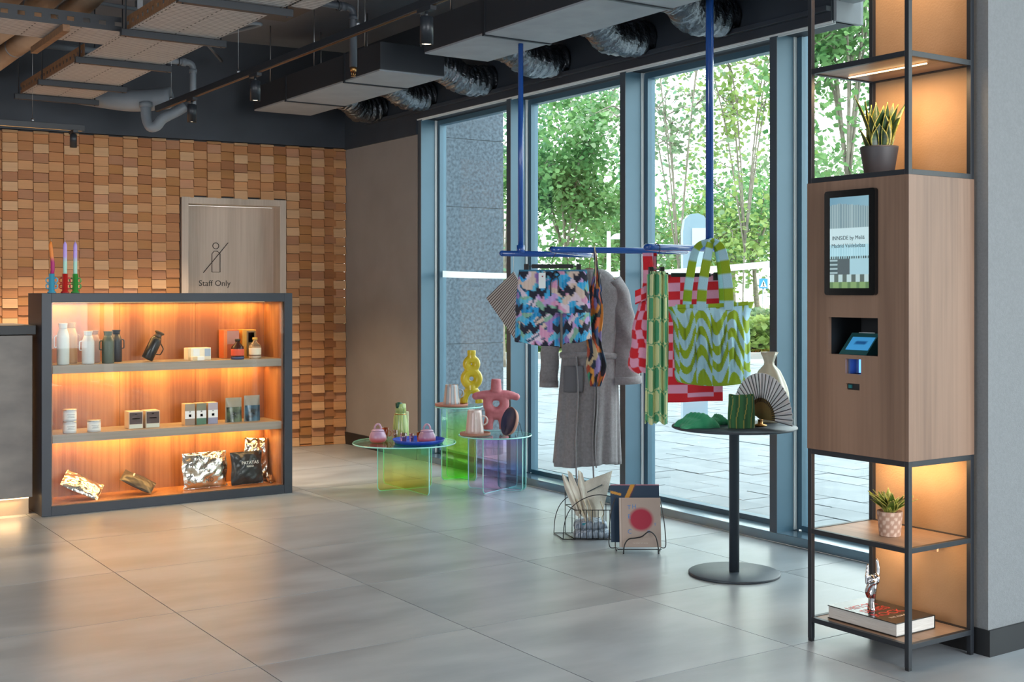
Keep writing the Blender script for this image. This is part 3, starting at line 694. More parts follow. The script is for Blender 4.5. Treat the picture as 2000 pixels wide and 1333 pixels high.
MB().box(0, f_, 0, Dp, 0, CT).build('side_panel', M['cabframe'], cab, bevel=.002)
MB().box(Wd - f_, Wd, 0, Dp, 0, CT).build('side_panel', M['cabframe'], cab, bevel=.002)
MB().box(f_, Wd - f_, 0, Dp, CT - f_, CT).build('top_panel', M['cabframe'], cab, bevel=.002)
MB().box(f_, Wd - f_, 0, Dp, 0, f_).build('bottom_panel', M['cabframe'], cab, bevel=.002)
wpan = (Wd - 2 * f_) / 3
for i in range(3): MB().box(f_ + wpan * i + .001, f_ + wpan * (i + 1) - .001, Dp - .03, Dp - .01, f_, CT - f_).build('back_panel', M['cabwood'], cab)
MB().box(Wd - f_ - .012, Wd - f_, .03, Dp - .03, f_, CT - f_).build('lining', M['cabwood'], cab); MB().box(f_, f_ + .012, .03, Dp - .03, f_, CT - f_).build('lining', M['cabwood'], cab)
MB().box(f_, Wd - f_, .02, Dp - .03, f_, f_ + .004).build('bottom_board', M['cabwood'], cab)
for z in (.92, .467): MB().box(f_ + .012, Wd - f_ - .012, .025, Dp - .03, z, z + .055).build('shelf', M['cabshelf'], cab, bevel=.001)
MB().box(f_, Wd - f_, .006, .012, f_, CT - f_).build('glass_front', clear('cabinet_glass', (.97, .98, .97), -.014), cab)
for z in (CT - f_, .92, .467):
    MB().box(f_ + .02, Wd - f_ - .02, Dp - .060, Dp - .052, z - .003, z).build('led_strip', M['led'], cab)
    light('AREA', 'cabinet_led', ((CX0 + CX1) / 2, CY1 - .085, z - .012), 5.2, (1.0, .56, .17), Wd - .2, .03, (radians(4), 0, 0))
    light('AREA', 'cabinet_led', ((CX0 + CX1) / 2, CY0 + .10, z - .012), 1.8, (1.0, .62, .26), Wd - .2, .04, (radians(0), 0, 0))
S1, S2, S0 = .976, .523, f_ + .005
def shelf(px, y, z): x, d = on_y(px, y); return (x, y, z)
cg = {}
def cmat(h, rough=.5, **k):
    key = (h, rough, tuple(sorted(k.items())))
    if key not in cg: cg[key] = mat('tone_' + h, hx(h), rough, **k)
    return cg[key]
# insulated flasks
def flask(label, px, y, h, r, col, lid=None, side=-1, group='insulated flasks on the top cabinet shelf'):
    t = thing('flask', label, 'bottle', shelf(px, y, S1), 0, group); m = cmat(col, .42)
    MB().lathe([(r * .93, 0), (r, .004), (r, h * .68), (r * .99, h * .69), (r * .62, h * .87)], 28).build('body', m, t)
    MB().lathe([(r * .62, h * .87), (r * .66, h * .90), (r * .66, h * .93), (r * .74, h * .985), (r * .76, h), (0, h)], 24).build('cap', cmat(lid or col, .4), t)
    MB().tube(rounded([(side * r * .7, 0, h * .72), (side * r * 1.4, 0, h * .68), (side * r * 1.4, 0, h * .42), (side * r * .98, 0, h * .42)], .008), .004, 6).build('handle', m, t)
flask('tallest white flask, front left of the top cabinet shelf', 123, 8.37, .272, .040, 'd5dad6')
flask('beige flask behind the tallest white flask', 139, 8.52, .272, .040, 'b59a78', side=1)
flask('shorter white flask, second from the left in the front row', 172, 8.37, .218, .040, 'd8dbdc')
flask('dusty pink flask behind the shorter white one', 184, 8.52, .218, .038, 'a98d8a', side=1)
flask('dark green flask on the top cabinet shelf', 211, 8.37, .215, .040, '3c4a3a')
flask('navy blue flask behind the dark green one', 227, 8.52, .218, .038, '2c3848', side=1)
t = thing('flask', 'black flask with a wire stand tilted on the middle of the top shelf', 'bottle', shelf(287, 8.42, S1 + .016), (0, radians(26), 0))
MB().lathe([(.036, 0), (.040, .005), (.040, .14), (.030, .165)], 26).build('body', cmat('25272b', .3), t)
MB().lathe([(.030, .165), (.024, .18), (.024, .19), (.034, .196), (.034, .206), (0, .208)], 24).build('cap', cmat('5a4a3c', .4), t)
MB().tube(rounded([(.036, 0, .14), (.075, 0, .11), (.072, 0, .065), (.04, 0, .055)], .01), .004, 6).build('handle', cmat('2b2622', .4), t)
# small cosmetics boxes
def carton(label, px, y, z, w, d, h, body, faces, rot=0, nm='carton', group=None):
    t = thing(nm, label, 'box', shelf(px, y, z), rot, group)
    MB().box(-w / 2, w / 2, 0, d, 0, h).build('box_body', cmat(body, .6), t, bevel=.0015)
    for (n_, x0, x1, z0, z1, c) in faces: MB().box(x0 * w - w / 2, x1 * w - w / 2, -.0008, 0.0, z0 * h, z1 * h).build(n_, cmat(c, .5), t)
    return t
carton('cream and white low box on the top cabinet shelf', 390, 8.40, S1, .165, .09, .085, 'e8e2cf', [('label_patch', .22, .5, .3, .92, 'dfe6ea'), ('label_patch', .72, .98, .3, .92, '9fb4cc'), ('stripe', .0, .12, 0, 1, 'e4c896')])
carton('small white box lying in front of the cream one', 388, 8.335, S1, .085, .05, .028, 'f2f2ee', [('end_stripe', 0, .4, 0, 1, 'd9c39a')])
carton('tall orange and pink gift box behind the amber bottle', 452, 8.50, S1, .115, .1, .205, 'c9693c', [('side_stripe', 0, .22, 0, 1, 'e2813c'), ('picture', .22, 1, .5, .96, 'b0817a'), ('picture', .22, 1, 0, .5, 'a8542f')])
carton('tall yellow patterned gift box behind the clear bottle', 487, 8.50, S1, .105, .1, .205, 'cf9a3e', [('pattern', .3, .98, .05, .95, '7d6a46'), ('pattern', .42, .85, .55, .9, '8e97a0')])
def bottle(label, px, y, h, r, glass, lab, cap, foot):
    t = thing('bottle', label, 'bottle', shelf(px, y, S1))
    MB().lathe([(r * .9, 0), (r, .005), (r, h * .52), (r * .93, h * .62), (r * .35, h * .80), (r * .32, h * .9)], 26).build('glass_body', glass, t)
    MB().lathe([(r * 1.01, h * .18), (r * 1.015, h * .20), (r * 1.015, h * .48), (r * 1.01, h * .50)], 26).build('paper_label', cmat(lab, .6), t)
    MB().lathe([(r * .36, h * .88), (r * .42, h * .9), (r * .42, h), (0, h)], 16).build('stopper', cmat(cap, .4), t)
    MB().lathe([(r * .95, .0), (r * 1.02, .004), (r * 1.02, h * .12), (r, h * .13)], 26).build('foot_band', cmat(foot, .4), t)
bottle('dark squat bottle with an orange-red label', 464, 8.36, .145, .046, cmat('3a1a18', .15), 'd8553a', '2a2018', '2d3f6a')
bottle('clear bottle with a cream label, right end of the top shelf', 498, 8.40, .15, .044, mat('amber_glass', (.75, .62, .5), .05, trans=.85), 'e9dfc8', 'caa24a', 'b9a690')
# second shelf
def tin(label, px, y, z):
    t = thing('tin', label, 'tin', shelf(px, y, z), 0, 'small white tins')
    MB().lathe([(.041, 0), (.043, .002), (.043, .068), (.042, .07)], 28).build('can', cmat('c9ced2', .45), t)
    MB().lathe([(.044, .068), (.0445, .07), (.0445, .077), (.043, .078), (0, .078)], 28).build('lid', M['steel'], t)
    MB().lathe([(.0433, .012), (.0434, .013), (.0434, .055), (.0433, .056)], 28).build('paper_label', cmat('dfe2e2', .6), t)
    inkm = cmat('5a5d62', .6)
    for zz, w in ((.044, .05), (.034, .036), (.026, .044)): 
        MB().tube([(.0437 * sin(a * w / .05 * .6), -.0437 * cos(a * w / .05 * .6), zz) for a in [i / 4 - 1 for i in range(9)]], .0010, 4).build('printed_line', inkm, t)
tin('white tin at the bottom of the stack of two', 136, 8.38, S2)
tin('white tin on top of the stack of two', 136, 8.38, S2 + .0785)
tin('single white tin right of the stack', 183.5, 8.37, S2)
for lb, px in (('dark-fronted tea box, left of the pair on the middle shelf', 265.5), ('dark-fronted tea box, right of the pair on the middle shelf', 298.5)):
    carton(lb, px, 8.38, S2, .098, .10, .117, 'c9b59c', [('front_print', .06, .95, .26, .93, '4c3a38'), ('front_print', .06, .95, .02, .24, 'c9cfc4'), ('logo_mark', .42, .58, .80, .85, 'd8d4cc'), ('text_line', .25, .78, .55, .60, 'b9aaa2')], group=None)
for lb, px, a, b, c in (('tall patterned box with white band, leftmost of three', 371, '9c9080', '8e7f74', '3b3f47'), ('tall green patterned box with brown fruit print, middle of three', 393.5, '7b7c6a', '4f7864', '6b4a3a'), ('tall lilac patterned box, rightmost of three', 416, 'b3a8b4', '8b8da8', '5f6478')):
    carton(lb, px, 8.385, S2, .070, .075, .150, 'c0a88c', [('front_print', 0, 1, .66, 1, a), ('front_print', 0, 1, .30, .66, 'e6e8ea'), ('front_print', 0, 1, 0, .30, b), ('round_picture', .38, .64, .38, .50, c), ('logo_mark', .42, .58, .60, .64, '33363c')])
def pouch(label, px, y, z, w, h, body, label_m, win=None, lean=0.0, name='snack_pouch', group=None):
    t = thing(name, label, 'pouch', shelf(px, y, z), (radians(-lean), 0, 0), group)
    def fn(sgn):
        return lambda a, b: ((a - .5) * w * (1 - .05 * b), sgn * (.028 * (1 - b) ** .6 * sin(pi * a) ** .5 * (1 if b < .98 else 0) + .001), b * h)
    MB().grid(fn(-1), 14, 14).grid(fn(1), 14, 14).build('bag', body, t)
    if label_m: MB().grid(lambda a, b: ((a - .5) * w * .9, -.030 * (1 - (.02 + b * .55)) ** .6 * sin(pi * (.05 + a * .9)) ** .5 - .002, (.02 + .6 * b) * h), 10, 8).build('printed_front', label_m, t)
    return t
dkf = mat('dark_pouch_print', hx('16201f'), .25, scale=22, col2=hx('5b6a4e'))
pouch('frosted stand-up pouch with dark print, left of the two', 456, 8.42, S2, .125, .175, cmat('8e8a7c', .35), dkf)
pouch('frosted stand-up pouch with blue and dark print, right of the two', 492, 8.42, S2, .125, .185, cmat('8c8a82', .35), mat('dark_pouch_print_2', hx('14181f'), .25, scale=18, col2=hx('3f6a86')))
# foil snack bags on the bottom
M['goldfoil'] = mat('silver_foil_bag', (.80, .76, .70), .18, metal=1, bump=1.0, scale=14, bscale=20)
def orient(zd, front):
    z = Vector(zd).normalized(); y = -Vector(front); y = (y - z * y.dot(z)).normalized(); x = y.cross(z)
    return tuple(Matrix((x, y, z)).transposed().to_euler())
def crisp_bag(label, loc, rot, w, h, th, m, crum, seed, body=None, letters=None):
    rnd = random.Random(seed); t = thing('snack_bag', label, 'snack bag', loc, rot)
    ph = [rnd.uniform(0, 6) for _ in range(6)]
    def fn(sgn):
        def g(a, b):
            e = max(0.0, (sin(pi * a)) * (sin(pi * b))) ** .55
            wv = crum * (sin(9 * a + ph[0] + 4 * b) * sin(11 * b + ph[1]) + .6 * sin(23 * a + ph[2] - 9 * b) * sin(17 * b + ph[3])) * min(1, e * 2)
            return ((a - .5) * w * (1 + .04 * sin(7 * b + ph[4])), sgn * (th * e) + wv * sgn * .6 + crum * .8 * sin(14 * a + ph[5]) * (1 - e), b * h)
        return g
    MB().grid(fn(-1), 26, 26).grid(fn(1), 26, 26).build('bag', m, t)
    for z in (.0, h - .018): MB().grid(lambda a, b: ((a - .5) * w, crum * .8 * sin(14 * a + ph[5]) - .0015 , z + .018 * b), 22, 3).build('seal', m, t)
    if letters:
        for s_, zz, sz, mm in letters: text(s_, sz, mm, t, (0, -th - .013, h * zz), (pi / 2, 0, 0))
    return t
ink2 = cmat('1d1a16', .5); inkw = cmat('e6e4dc', .5)
L0 = S0 + .004
crisp_bag('silver and gold foil bag lying tilted at the left end of the bottom', (2.31, 8.42, L0 + .028), orient((-.80, .25, .42), (.35, -.55, .80)), .19, .26, .030, M['goldfoil'], .006, 1, letters=[('NANAS', .6, .03, ink2)])
crisp_bag('small matt black bag lying tilted, second on the bottom', (2.67, 8.42, L0 + .024), orient((-.74, .30, .40), (.30, -.50, .80)), .16, .23, .026, cmat('3b3531', .35), .003, 2, letters=[('coffee', .7, .018, inkw)])
crisp_bag('large crumpled silver foil bag with bold dark letters', (3.045, 8.42, L0), (radians(-6), 0, radians(5)), .335, .250, .05, M['goldfoil'], .012, 3, letters=[('MORITAS', .86, .045, ink2), ('NO', .22, .04, ink2)])
crisp_bag('black crisp bag reading PATATAS NANA, between the foil bags', (3.345, 8.40, L0), (radians(-6), 0, radians(5)), .24, .235, .045, mat('black_bag', hx('26282b'), .3, bump=.8, scale=10, bscale=16), .008, 4, letters=[('PATATAS', .66, .032, inkw), ('NANA', .55, .020, inkw)])
crisp_bag('foil bag standing behind at the right end of the bottom', (3.46, 8.54, L0), (radians(-4), radians(4), radians(-8)), .19, .31, .045, mat('dark_foil', (.55, .5, .45), .2, metal=1, bump=1, scale=14, bscale=20), .012, 5)
crisp_bag('small foil roll lying in the right corner of the cabinet bottom', (3.50, 8.36, L0 + .02), (radians(-70), radians(60), 0), .06, .13, .02, M['goldfoil'], .006, 6)
# candles on top of the cabinet
M['candle'] = mat('candle_wax', (.5, .5, .5), .45, vc=True)
def candle(px, y, hold, c0, c1, h, lab_c, lab_h, bow=0):
    p = shelf(px, y, CT)
    t = thing('candle_holder', lab_h, 'candle holder', p, CAMROT, 'ring-handled candle holders on the cabinet'); m = cmat(hold, .3, coat=.5)
    MB().lathe([(.026, 0), (.028, .004), (.026, .010), (.0185, .014), (.0185, .128), (.015, .128), (.015, .105), (0, .104)], 24).build('cup', m, t)
    for sx in (-1, 1):
        for z in (.045, .085): MB().tube([(sx * (.0255 + .0125 * cos(a)), 0, z + .0155 * sin(a)) for a in [2 * pi * i / 14 for i in range(14)]], .0042, 8, True).build('ring_handle', m, t)
    k = thing('candle', lab_c, 'candle', (p[0], p[1], CT + .106), CAMROT, 'two-tone dinner candles')
    cf = lambda a, z: mix3(c0, c1, max(0, min(1, (z / h - .42) / .16)))
    mb = MB().lathe([(.0125, 0), (.0125, h * .2), (.0125, h * .35), (.0125, h * .42), (.0125, h * .5), (.0125, h * .58), (.0125, h * .88), (.010, h * .94), (.003, h), (0, h)], 18, colf=cf)
    if bow:
        for i, v in enumerate(mb.v): mb.v[i] = Vector((v.x + .007 * sin(v.z / h * pi * 1.7), v.y, v.z))
    mb.build('wax', M['candle'], k); MB().cyl((0, 0, h), (0, 0, h + .012), .001, n=5).build('wick', M['white'], k)
candle(101, 8.40, '4aa3c0', hx('b0136a'), hx('e8822e'), .235, 'orange and magenta candle, slightly bent, leftmost', 'light blue candle holder, leftmost of three', 1)
candle(127, 8.40, 'c2231f', hx('a9d6c4'), hx('b79ae0'), .235, 'lilac and mint candle in the red holder', 'red candle holder in the middle of three')
candle(147, 8.43, '3c9a3e', hx('a9d6c4'), hx('b79ae0'), .235, 'lilac and mint candle in the green holder', 'green candle holder, rightmost of three')

# ================================================================ KIOSK TOWER
KX, KY = 3.876, 3.055; KW, KD = .401, .510
kt = thing('kiosk_tower', 'tall open black steel frame with a wood-clad kiosk box in its middle', 'shelf unit', (KX, KY, 0))
r_ = .020
for x, y in ((0, 0), (KW - r_, 0), (0, KD - r_), (KW - r_, KD - r_)):
    MB().box(x, x + r_, y, y + r_, 0.012, CEIL).build('post', M['black_metal'], kt, bevel=.001)
    MB().box(x + .001, x + r_ - .001, y + .001, y + r_ - .001, 0, .012).build('foot', M['black'], kt)
def rails(z0, z1):
    MB().box(0, r_, r_, KD - r_, z0, z1).box(KW - r_, KW, r_, KD - r_, z0, z1).box(r_, KW - r_, 0, r_, z0, z1).box(r_, KW - r_, KD - r_, KD, z0, z1).build('rail', M['black_metal'], kt, bevel=.001)
for z0, z1 in ((.081, .101), (.449, .469), (.780, .802), (1.904, 1.925), (2.358, 2.380), (3.02, 3.04)): rails(z0, z1)
for i, z in enumerate((.088, .456, 2.363, 3.026)): MB().box(r_, KW - r_, r_, KD - r_, z, z + .011).build('shelf', M['shelfwood'], kt)
# wooden box with its openings
q = .006; X0, X1, Y0, Y1, Z0, Z1 = -.002, KW, -.002, KD + .002, .802, 1.904
fp = MB()
def pane_hole(mb, y0, y1, z0, z1, holes, x0, x1):
    ys = sorted({y0, y1, *[h[0] for h in holes], *[h[1] for h in holes]}); zs = sorted({z0, z1, *[h[2] for h in holes], *[h[3] for h in holes]})
    for a, b in zip(ys, ys[1:]):
        run = None
        for c, d in zip(zs, zs[1:]):
            if any(h[0] <= a and b <= h[1] and h[2] <= c and d <= h[3] for h in holes):
                if run: mb.box(x0, x1, a, b, *run); run = None
            else: run = (run[0], d) if run else (c, d)
        if run: mb.box(x0, x1, a, b, *run)
oy0, oy1 = 3.20 - KY, 3.452 - KY
holes = [(oy0, oy1, 1.200, 1.350), (.229, .308, 1.124, 1.184), (.236, .305, 1.060, 1.086)]
pane_hole(fp, Y0 + .018, Y1, Z0, Z1, holes, X0, X0 + .018)
fp.build('front_panel', M['darkwood'], kt)
MB().box(X0, X1, Y0, Y0 + .0175, Z0, Z1).build('side_panel', M['darkwood'], kt, bevel=.001)
MB().box(X1 - .018, X1, Y0 + .0175, Y1, Z0, Z1).box(X0 + .018, X1 - .018, Y1 - .018, Y1, Z0, Z1).build('rear_panel', M['darkwood'], kt)
MB().box(X0 + .018, X1 - .018, Y0 + .018, Y1 - .018, Z0, Z0 + .012).box(X0 + .018, X1 - .018, Y0 + .018, Y1 - .018, Z1 - .012, Z1).build('box_board', M['shelfwood'], kt)
# niche with the card encoder
nb = M['black']
MB().box(X0 + .018, X0 + .2, oy0 - .01, oy0, 1.19, 1.36).box(X0 + .018, X0 + .2, oy1, oy1 + .01, 1.19, 1.36).box(X0 + .018, X0 + .2, oy0, oy1, 1.19, 1.20).box(X0 + .2, X0 + .21, oy0, oy1, 1.19, 1.36).build('niche_lining', nb, kt)
MB().box(X0 + .018, X0 + .2, oy0, oy1, 1.350, 1.36).build('niche_ceiling', M['ceil'], kt)
en = thing('card_encoder', 'teal card encoder with a small lit screen inside the kiosk niche', 'device', (KX + .062, KY + .232, 1.2002), (0, 0, 0))
MB().prism([(-.035, 0), (.055, 0), (.055, .075), (.045, .085)], -.005, .135, T=Matrix(((1, 0, 0, 0), (0, 0, 1, 0), (0, 1, 0, 0), (0, 0, 0, 1)))).build('housing', cmat('2e5f60', .4), en)
# sloping screen on the encoder
ea = atan2(.085, .080)
sc_ = MB().grid(lambda a, b: (-.035 + .080 * (.2 + .6 * b) - .0012, .125 - .115 * a - .01, .085 * (.2 + .6 * b) + .0012), 10, 8, colf=lambda a, b: (hx('1d4f80') if (.25 < a < .8 and .42 < b < .68 and int(a * 40) % 2 == 0) else hx('3f8fc4')))
sc_.build('encoder_screen', mat('small_screen', hx('3f8fc4'), .3, vc=True, emit=.45), en)
MB().tube([(.047, .02, .086), (.047, .10, .086)], .002, 6).build('top_edge', M['bead'], en)
# scanner window and card slot
MB().box(.055, .062, .229, .308, 1.124, 1.184).box(.016, .055, .300, .308, 1.124, 1.184).build('scanner_housing', cmat('50648f', .4), kt)
MB().box(.046, .053, .229, .280, 1.127, 1.182).build('scanner_light', mat('scanner_blue', (.10, .30, 1.0), .5, emit=1.6), kt)
MB().box(.010, .040, .236, .305, 1.060, 1.086).build('card_slot', M['black'], kt)
MB().box(.004, .011, .282, .298, 1.066, 1.080).build('slot_lamp', cmat('1d6b70', .4), kt)
# tablet on the front
tb_ = thing('wall_tablet', 'black-bezelled tall screen on the kiosk showing a hotel facade', 'screen', (KX - .003, KY + .2725, 1.651), (0, 0, -pi / 2))
MB().prism(rrect(-.129, .129, -.211, .211, .012), 0, .018, T=Matrix.Rotation(pi / 2, 4, 'X')).build('bezel', mat('bezel', hx('0b0c0e'), .12), tb_, bevel=.002)
def facade(a, b):
    # picture on the screen: sky, striped facade, title band, dark lower floors, planting
    if b > .93 - .06 * abs(a - .25): return mix3(hx('5f8597'), hx('7698a4'), a)
    if b > .66: return hx('8fa2a4') if int(a * 46) % 2 else hx('5f777f')
    if b > .48: return hx('a9bfc2')
    if b > .35: return hx('9fc0c8') if int(a * 46) % 2 else hx('86aeb8')
    if b > .32: return hx('3c474a') if int(a * 34) % 2 else hx('8fb0b6')
    if b > .15:
        if a < .2: return hx('8fa5a8') if int(b * 44) % 2 else hx('3f4f52')
        if a < .52: return hx('4a5558')
        return hx('8fb0b8')
    if b > .07: return hx('505c58') if (int(a * 9) % 2) else hx('9fb4b4')
    return hx('6f8a5c') if int(a * 13) % 3 else hx('55704c')
MB().grid(lambda a, b: (-.099 + .198 * a, -.0186, -.183 + .366 * b), 92, 110, sm=False, colf=facade).build('picture', mat('screen_picture', (.5, .5, .5), .15, vc=True, emit=.55), tb_)
tin_ = mat('screen_lettering', hx('28404a'), .5)
text('INNSiDE by Meliá', .0225, tin_, tb_, (-.004, -.0192, .018), (pi / 2, 0, 0), depth=.0001)
text('Madrid Valdebebas', .0225, tin_, tb_, (-.004, -.0192, -.013), (pi / 2, 0, 0), depth=.0001)
# led strips and the light they give
MB().box(.182, .188, .06, .45, 2.353, 2.358).build('led_strip', M['led'], kt)
light('AREA', 'kiosk_led', (KX + .185, KY + .255, 2.350), 3.0, (1, .66, .34), .012, .39)
MB().box(.182, .188, .06, .45, .775, .780).build('led_strip', M['led'], kt); light('AREA', 'kiosk_led', (KX + .30, KY + .255, .772), 1.3, (1, .66, .34), .012, .39, (0, radians(-20), 0))
MB().box(.182, .188, .06, .45, .444, .449).build('led_strip', M['led'], kt); light('AREA', 'kiosk_led', (KX + .30, KY + .255, .441), 1.2, (1, .66, .34), .012, .39, (0, radians(-20), 0))
MB().box(.182, .188, .06, .45, 3.015, 3.020).build('led_strip', M['led'], kt); light('AREA', 'kiosk_led', (KX + .25, KY + .255, 3.010), 3.0, (1, .66, .34), .012, .39, (0, radians(-14), 0))
MB().box(.30, .312, .10, .30, .405, .449).build('cable_cover', M['shelfwood'], kt)
MB().box(KW, KW + .021, r_, KD - r_, .101, CEIL - .3).build('lining_panel', mat('tan_lining', hx('a88460'), .7, scale=6, col2=hx('b08c68'), bump=.15, bscale=120), kt)
# snake plant
p = atd(1717, 5.05); sp2 = thing('snake_plant', 'snake plant with yellow-edged leaves in a dark grey pot', 'potted plant', (p.x, p.y, 1.925 - .011), 0)

MB().lathe([(.052, .0), (.056, .003), (.076, .125), (.077, .135), (.071, .135), (.068, .118), (0, .115)], 36).build('pot', mat('dark_pot', hx('3c3a3d'), .55), sp2)
MB().lathe([(.070, .116), (.04, .121), (0, .119)], 20).build('soil', cmat('2e241c', .95), sp2)
M['leafvc'] = mat('leaf_colours', (.5, .5, .5), .4, vc=True, scale=28, stretch=(1, 1, 2.5), col2=(1, 1, 1), noise=.25)
rnd = random.Random(5)
def blade(parent, ang, lean, h, w, r0, tw, mats, cin, cedge, base_z, curl=.35, name='leaf'):
    def fn(a, b):
        ww = w * (sin(pi * (.12 + .88 * b) ** .9) ** .75) * (1 - b ** 6) + .0015; x = (a - .5) * 2
        px = x * ww; py = (x * x - .5) * curl * ww; v = Vector((px, py, 0)); v.rotate(Matrix.Rotation(tw * b, 3, 'Z'))
        o = r0 + lean * h * b ** 1.5
        vv = Vector((v.x, v.y + o, h * b + base_z)); vv.rotate(Matrix.Rotation(ang, 3, 'Z')); return vv
    cf = lambda a, b: cedge if abs(a - .5) > .40 or b > .97 else mix3(cin, (0.01, .03, .015), .5 * (.5 + .5 * sin(b * 40 + a * 3)))
    return MB().grid(fn, 10, 16, colf=cf).build(name, mats, parent, solid=.0018)
cam_a = CAMROT
for i, (a, le, h, w) in enumerate([(80, .35, .235, .022), (75, .12, .22, .020), (20, .05, .20, .022), (180, .18, .175, .033), (215, .06, .20, .028), (165, .1, .11, .026), (250, .3, .19, .026), (275, .42, .215, .028), (300, .2, .205, .024), (0, .12, .21, .022), (330, .25, .20, .024), (100, .5, .10, .018), (285, .55, .17, .020), (130, .22, .15, .020)]):
    blade(sp2, radians(a) + cam_a, le, h, w * 1.3, .018 + .012 * (i % 3), rnd.uniform(-.5, .5), M['leafvc'], hx('35552e'), hx('d2c04a'), .115)
# succulent in a patterned pot
p = atd(1738, 4.97); su = thing('small_plant', 'bushy yellow-green plant in a patterned terracotta pot', 'potted plant', (p.x, p.y, .4675), 0)
def potc(a, z): 
    k = sin(a * 9) * sin(z * 190); return mix3(hx('a88470'), hx('c9ad9a'), 1 if k > .2 else 0)
MB().lathe([(.040, 0), (.042, .002)] + [(.042 + .009 * i / 16, .002 + .098 * i / 16) for i in range(17)] + [(.046, .100), (.044, .088), (0, .086)], 64, colf=potc).build('pot', mat('patterned_pot', (.5, .5, .5), .8, vc=True), su)
MB().lathe([(.046, .087), (.03, .092), (0, .090)], 16).build('soil', cmat('3a2c22', .95), su)
for i in range(46):
    a = rnd.uniform(0, 2 * pi); le = rnd.uniform(.05, 1.5) ; h = rnd.uniform(.05, .105) * (1 - .22 * min(le, 1.5))
    blade(su, a, le, h, rnd.uniform(.009, .016), rnd.uniform(0, .018), rnd.uniform(-1, 1), M['leafvc'], mix3(hx('6f9436'), hx('b9b748'), rnd.random()), hx('c9c260'), .088 + rnd.uniform(0, .012), .5)
# big black book and the silver hand
bk = thing('book', 'thick black coffee-table book with red brush lettering on the lowest shelf', 'book', (3.925, 3.152, .1005), 0)
bw, bl, bt = .238, .350, .054
MB().box(.004, bw - .004, .003, bl - .003, .004, bt - .004).build('pages', mat('page_edges', hx('b9b2aa'), .8, scale=60, stretch=(.2, .2, 14), col2=hx('d6d2cc')), bk)
cv = mat('book_cover', hx('26221f'), .22)
MB().box(0, bw, 0, bl, bt - .004, bt).box(0, bw, 0, bl, 0, .004).box(bw - .004, bw, 0, bl, .004, bt - .004).build('cover', cv, bk, bevel=.001)
redm = cmat('c9261c', .4)
text('SERIES', .062, redm, bk, (.105, .190, bt + .0004), (0, 0, 0), depth=.0002, sx=.9)
text('ROCK', .062, redm, bk, (.105, .125, bt + .0004), (0, 0, 0), depth=.0002, sx=1.0)
text('THE ALBUMS', .020, cmat('d9b9a0', .5), bk, (.105, .070, bt + .0004), (0, 0, 0), depth=.0002)
text('HISTORY', .055, redm, bk, (.105, .255, bt + .0004), (0, 0, 0), depth=.0002, sx=.8)
p = atd(1702, 5.02); hd = thing('hand_sculpture', 'silver hand sculpture raising its index and little fingers, standing on the black book', 'sculpture', (p.x, p.y, .1005 + bt), CAMROT + .25)
def skin(parent, name, chains, m, sub=2):
    vs, es, rs = [], [], []
    for pts in chains:
        b = None
        for i, (q_, r) in enumerate(pts):
            if isinstance(q_, int): b = q_; continue
            vs.append(Vector(q_)); rs.append(r)
            if b is not None: es.append((b, len(vs) - 1))
            b = len(vs) - 1
    me = bpy.data.meshes.new(name); me.from_pydata(vs, es, []); o = bpy.data.objects.new(name, me); COL.objects.link(o); o.parent = parent
    me.skin_vertices.new() if not me.skin_vertices else None
    md = o.modifiers.new('skin', 'SKIN'); md.use_smooth_shade = True
    for i, r in enumerate(rs): me.skin_vertices[0].data[i].radius = (r[0], r[1]) if isinstance(r, tuple) else (r, r)
    me.skin_vertices[0].data[0].use_root = True
    s2 = o.modifiers.new('sub', 'SUBSURF'); s2.levels = sub; s2.render_levels = sub
    me.materials.append(m); return o
k = 1.12
hc = [[((0, 0, 0), .019), ((0, 0, .012), .0165), ((0, 0, .035), .014), ((.001, 0, .060), (.020, .014)), ((.002, -.001, .085), (.026, .014)), ((.002, 0, .105), (.027, .013))]]
sk = lambda L: [(tuple(c * k for c in q_) if not isinstance(q_, int) else q_, (tuple(c * k for c in r) if isinstance(r, tuple) else (r * k if r else 0))) for q_, r in L]
hand = MB()
hand.tube([tuple(c * k for c in q_) for q_ in [(0, 0, 0), (0, 0, .006), (0, 0, .03), (.001, 0, .045), (.001, 0, .06), (.002, 0, .085), (.002, 0, .104), (.002, 0, .112)]], [.021 * k, .019 * k, .0155 * k, .017 * k, .022 * k, .027 * k, .027 * k, .018 * k], 18, flat=.62)
def finger(pts, r0, r1, m):
    P = smooth_path([tuple(c * k for c in q_) for q_ in pts], 4); n = len(P)
    R = [(r0 + (r1 - r0) * i / (n - 1)) * k * (1 + .09 * (1 if i % 4 == 0 and 0 < i < n - 1 else 0)) for i in range(n)]
    R[-1] *= .62; m.tube(P, R, 12); m.ball(tuple(P[-1]), R[-1], 10)
finger([(.022, 0, .095), (.026, 0, .125), (.027, -.001, .152), (.022, 0, .184)], .0085, .0058, hand)          # index, raised
finger([(-.017, 0, .095), (-.019, 0, .122), (-.017, 0, .142), (-.015, 0, .166)], .0074, .0048, hand)       # little finger, raised
finger([(.010, 0, .100), (.011, -.008, .126), (.011, -.026, .122), (.010, -.024, .100)], .0086, .0066, hand)   # middle, curled
finger([(-.005, 0, .098), (-.006, -.008, .122), (-.006, -.024, .116), (-.004, -.022, .096)], .0080, .0060, hand)  # ring, curled
finger([(-.012, -.004, .050), (-.026, -.016, .074), (-.022, -.028, .098), (-.004, -.037, .108)], .0100, .0066, hand)  # thumb across
hand.build('cast_hand', M['chrome'], hd, remesh=.0022)

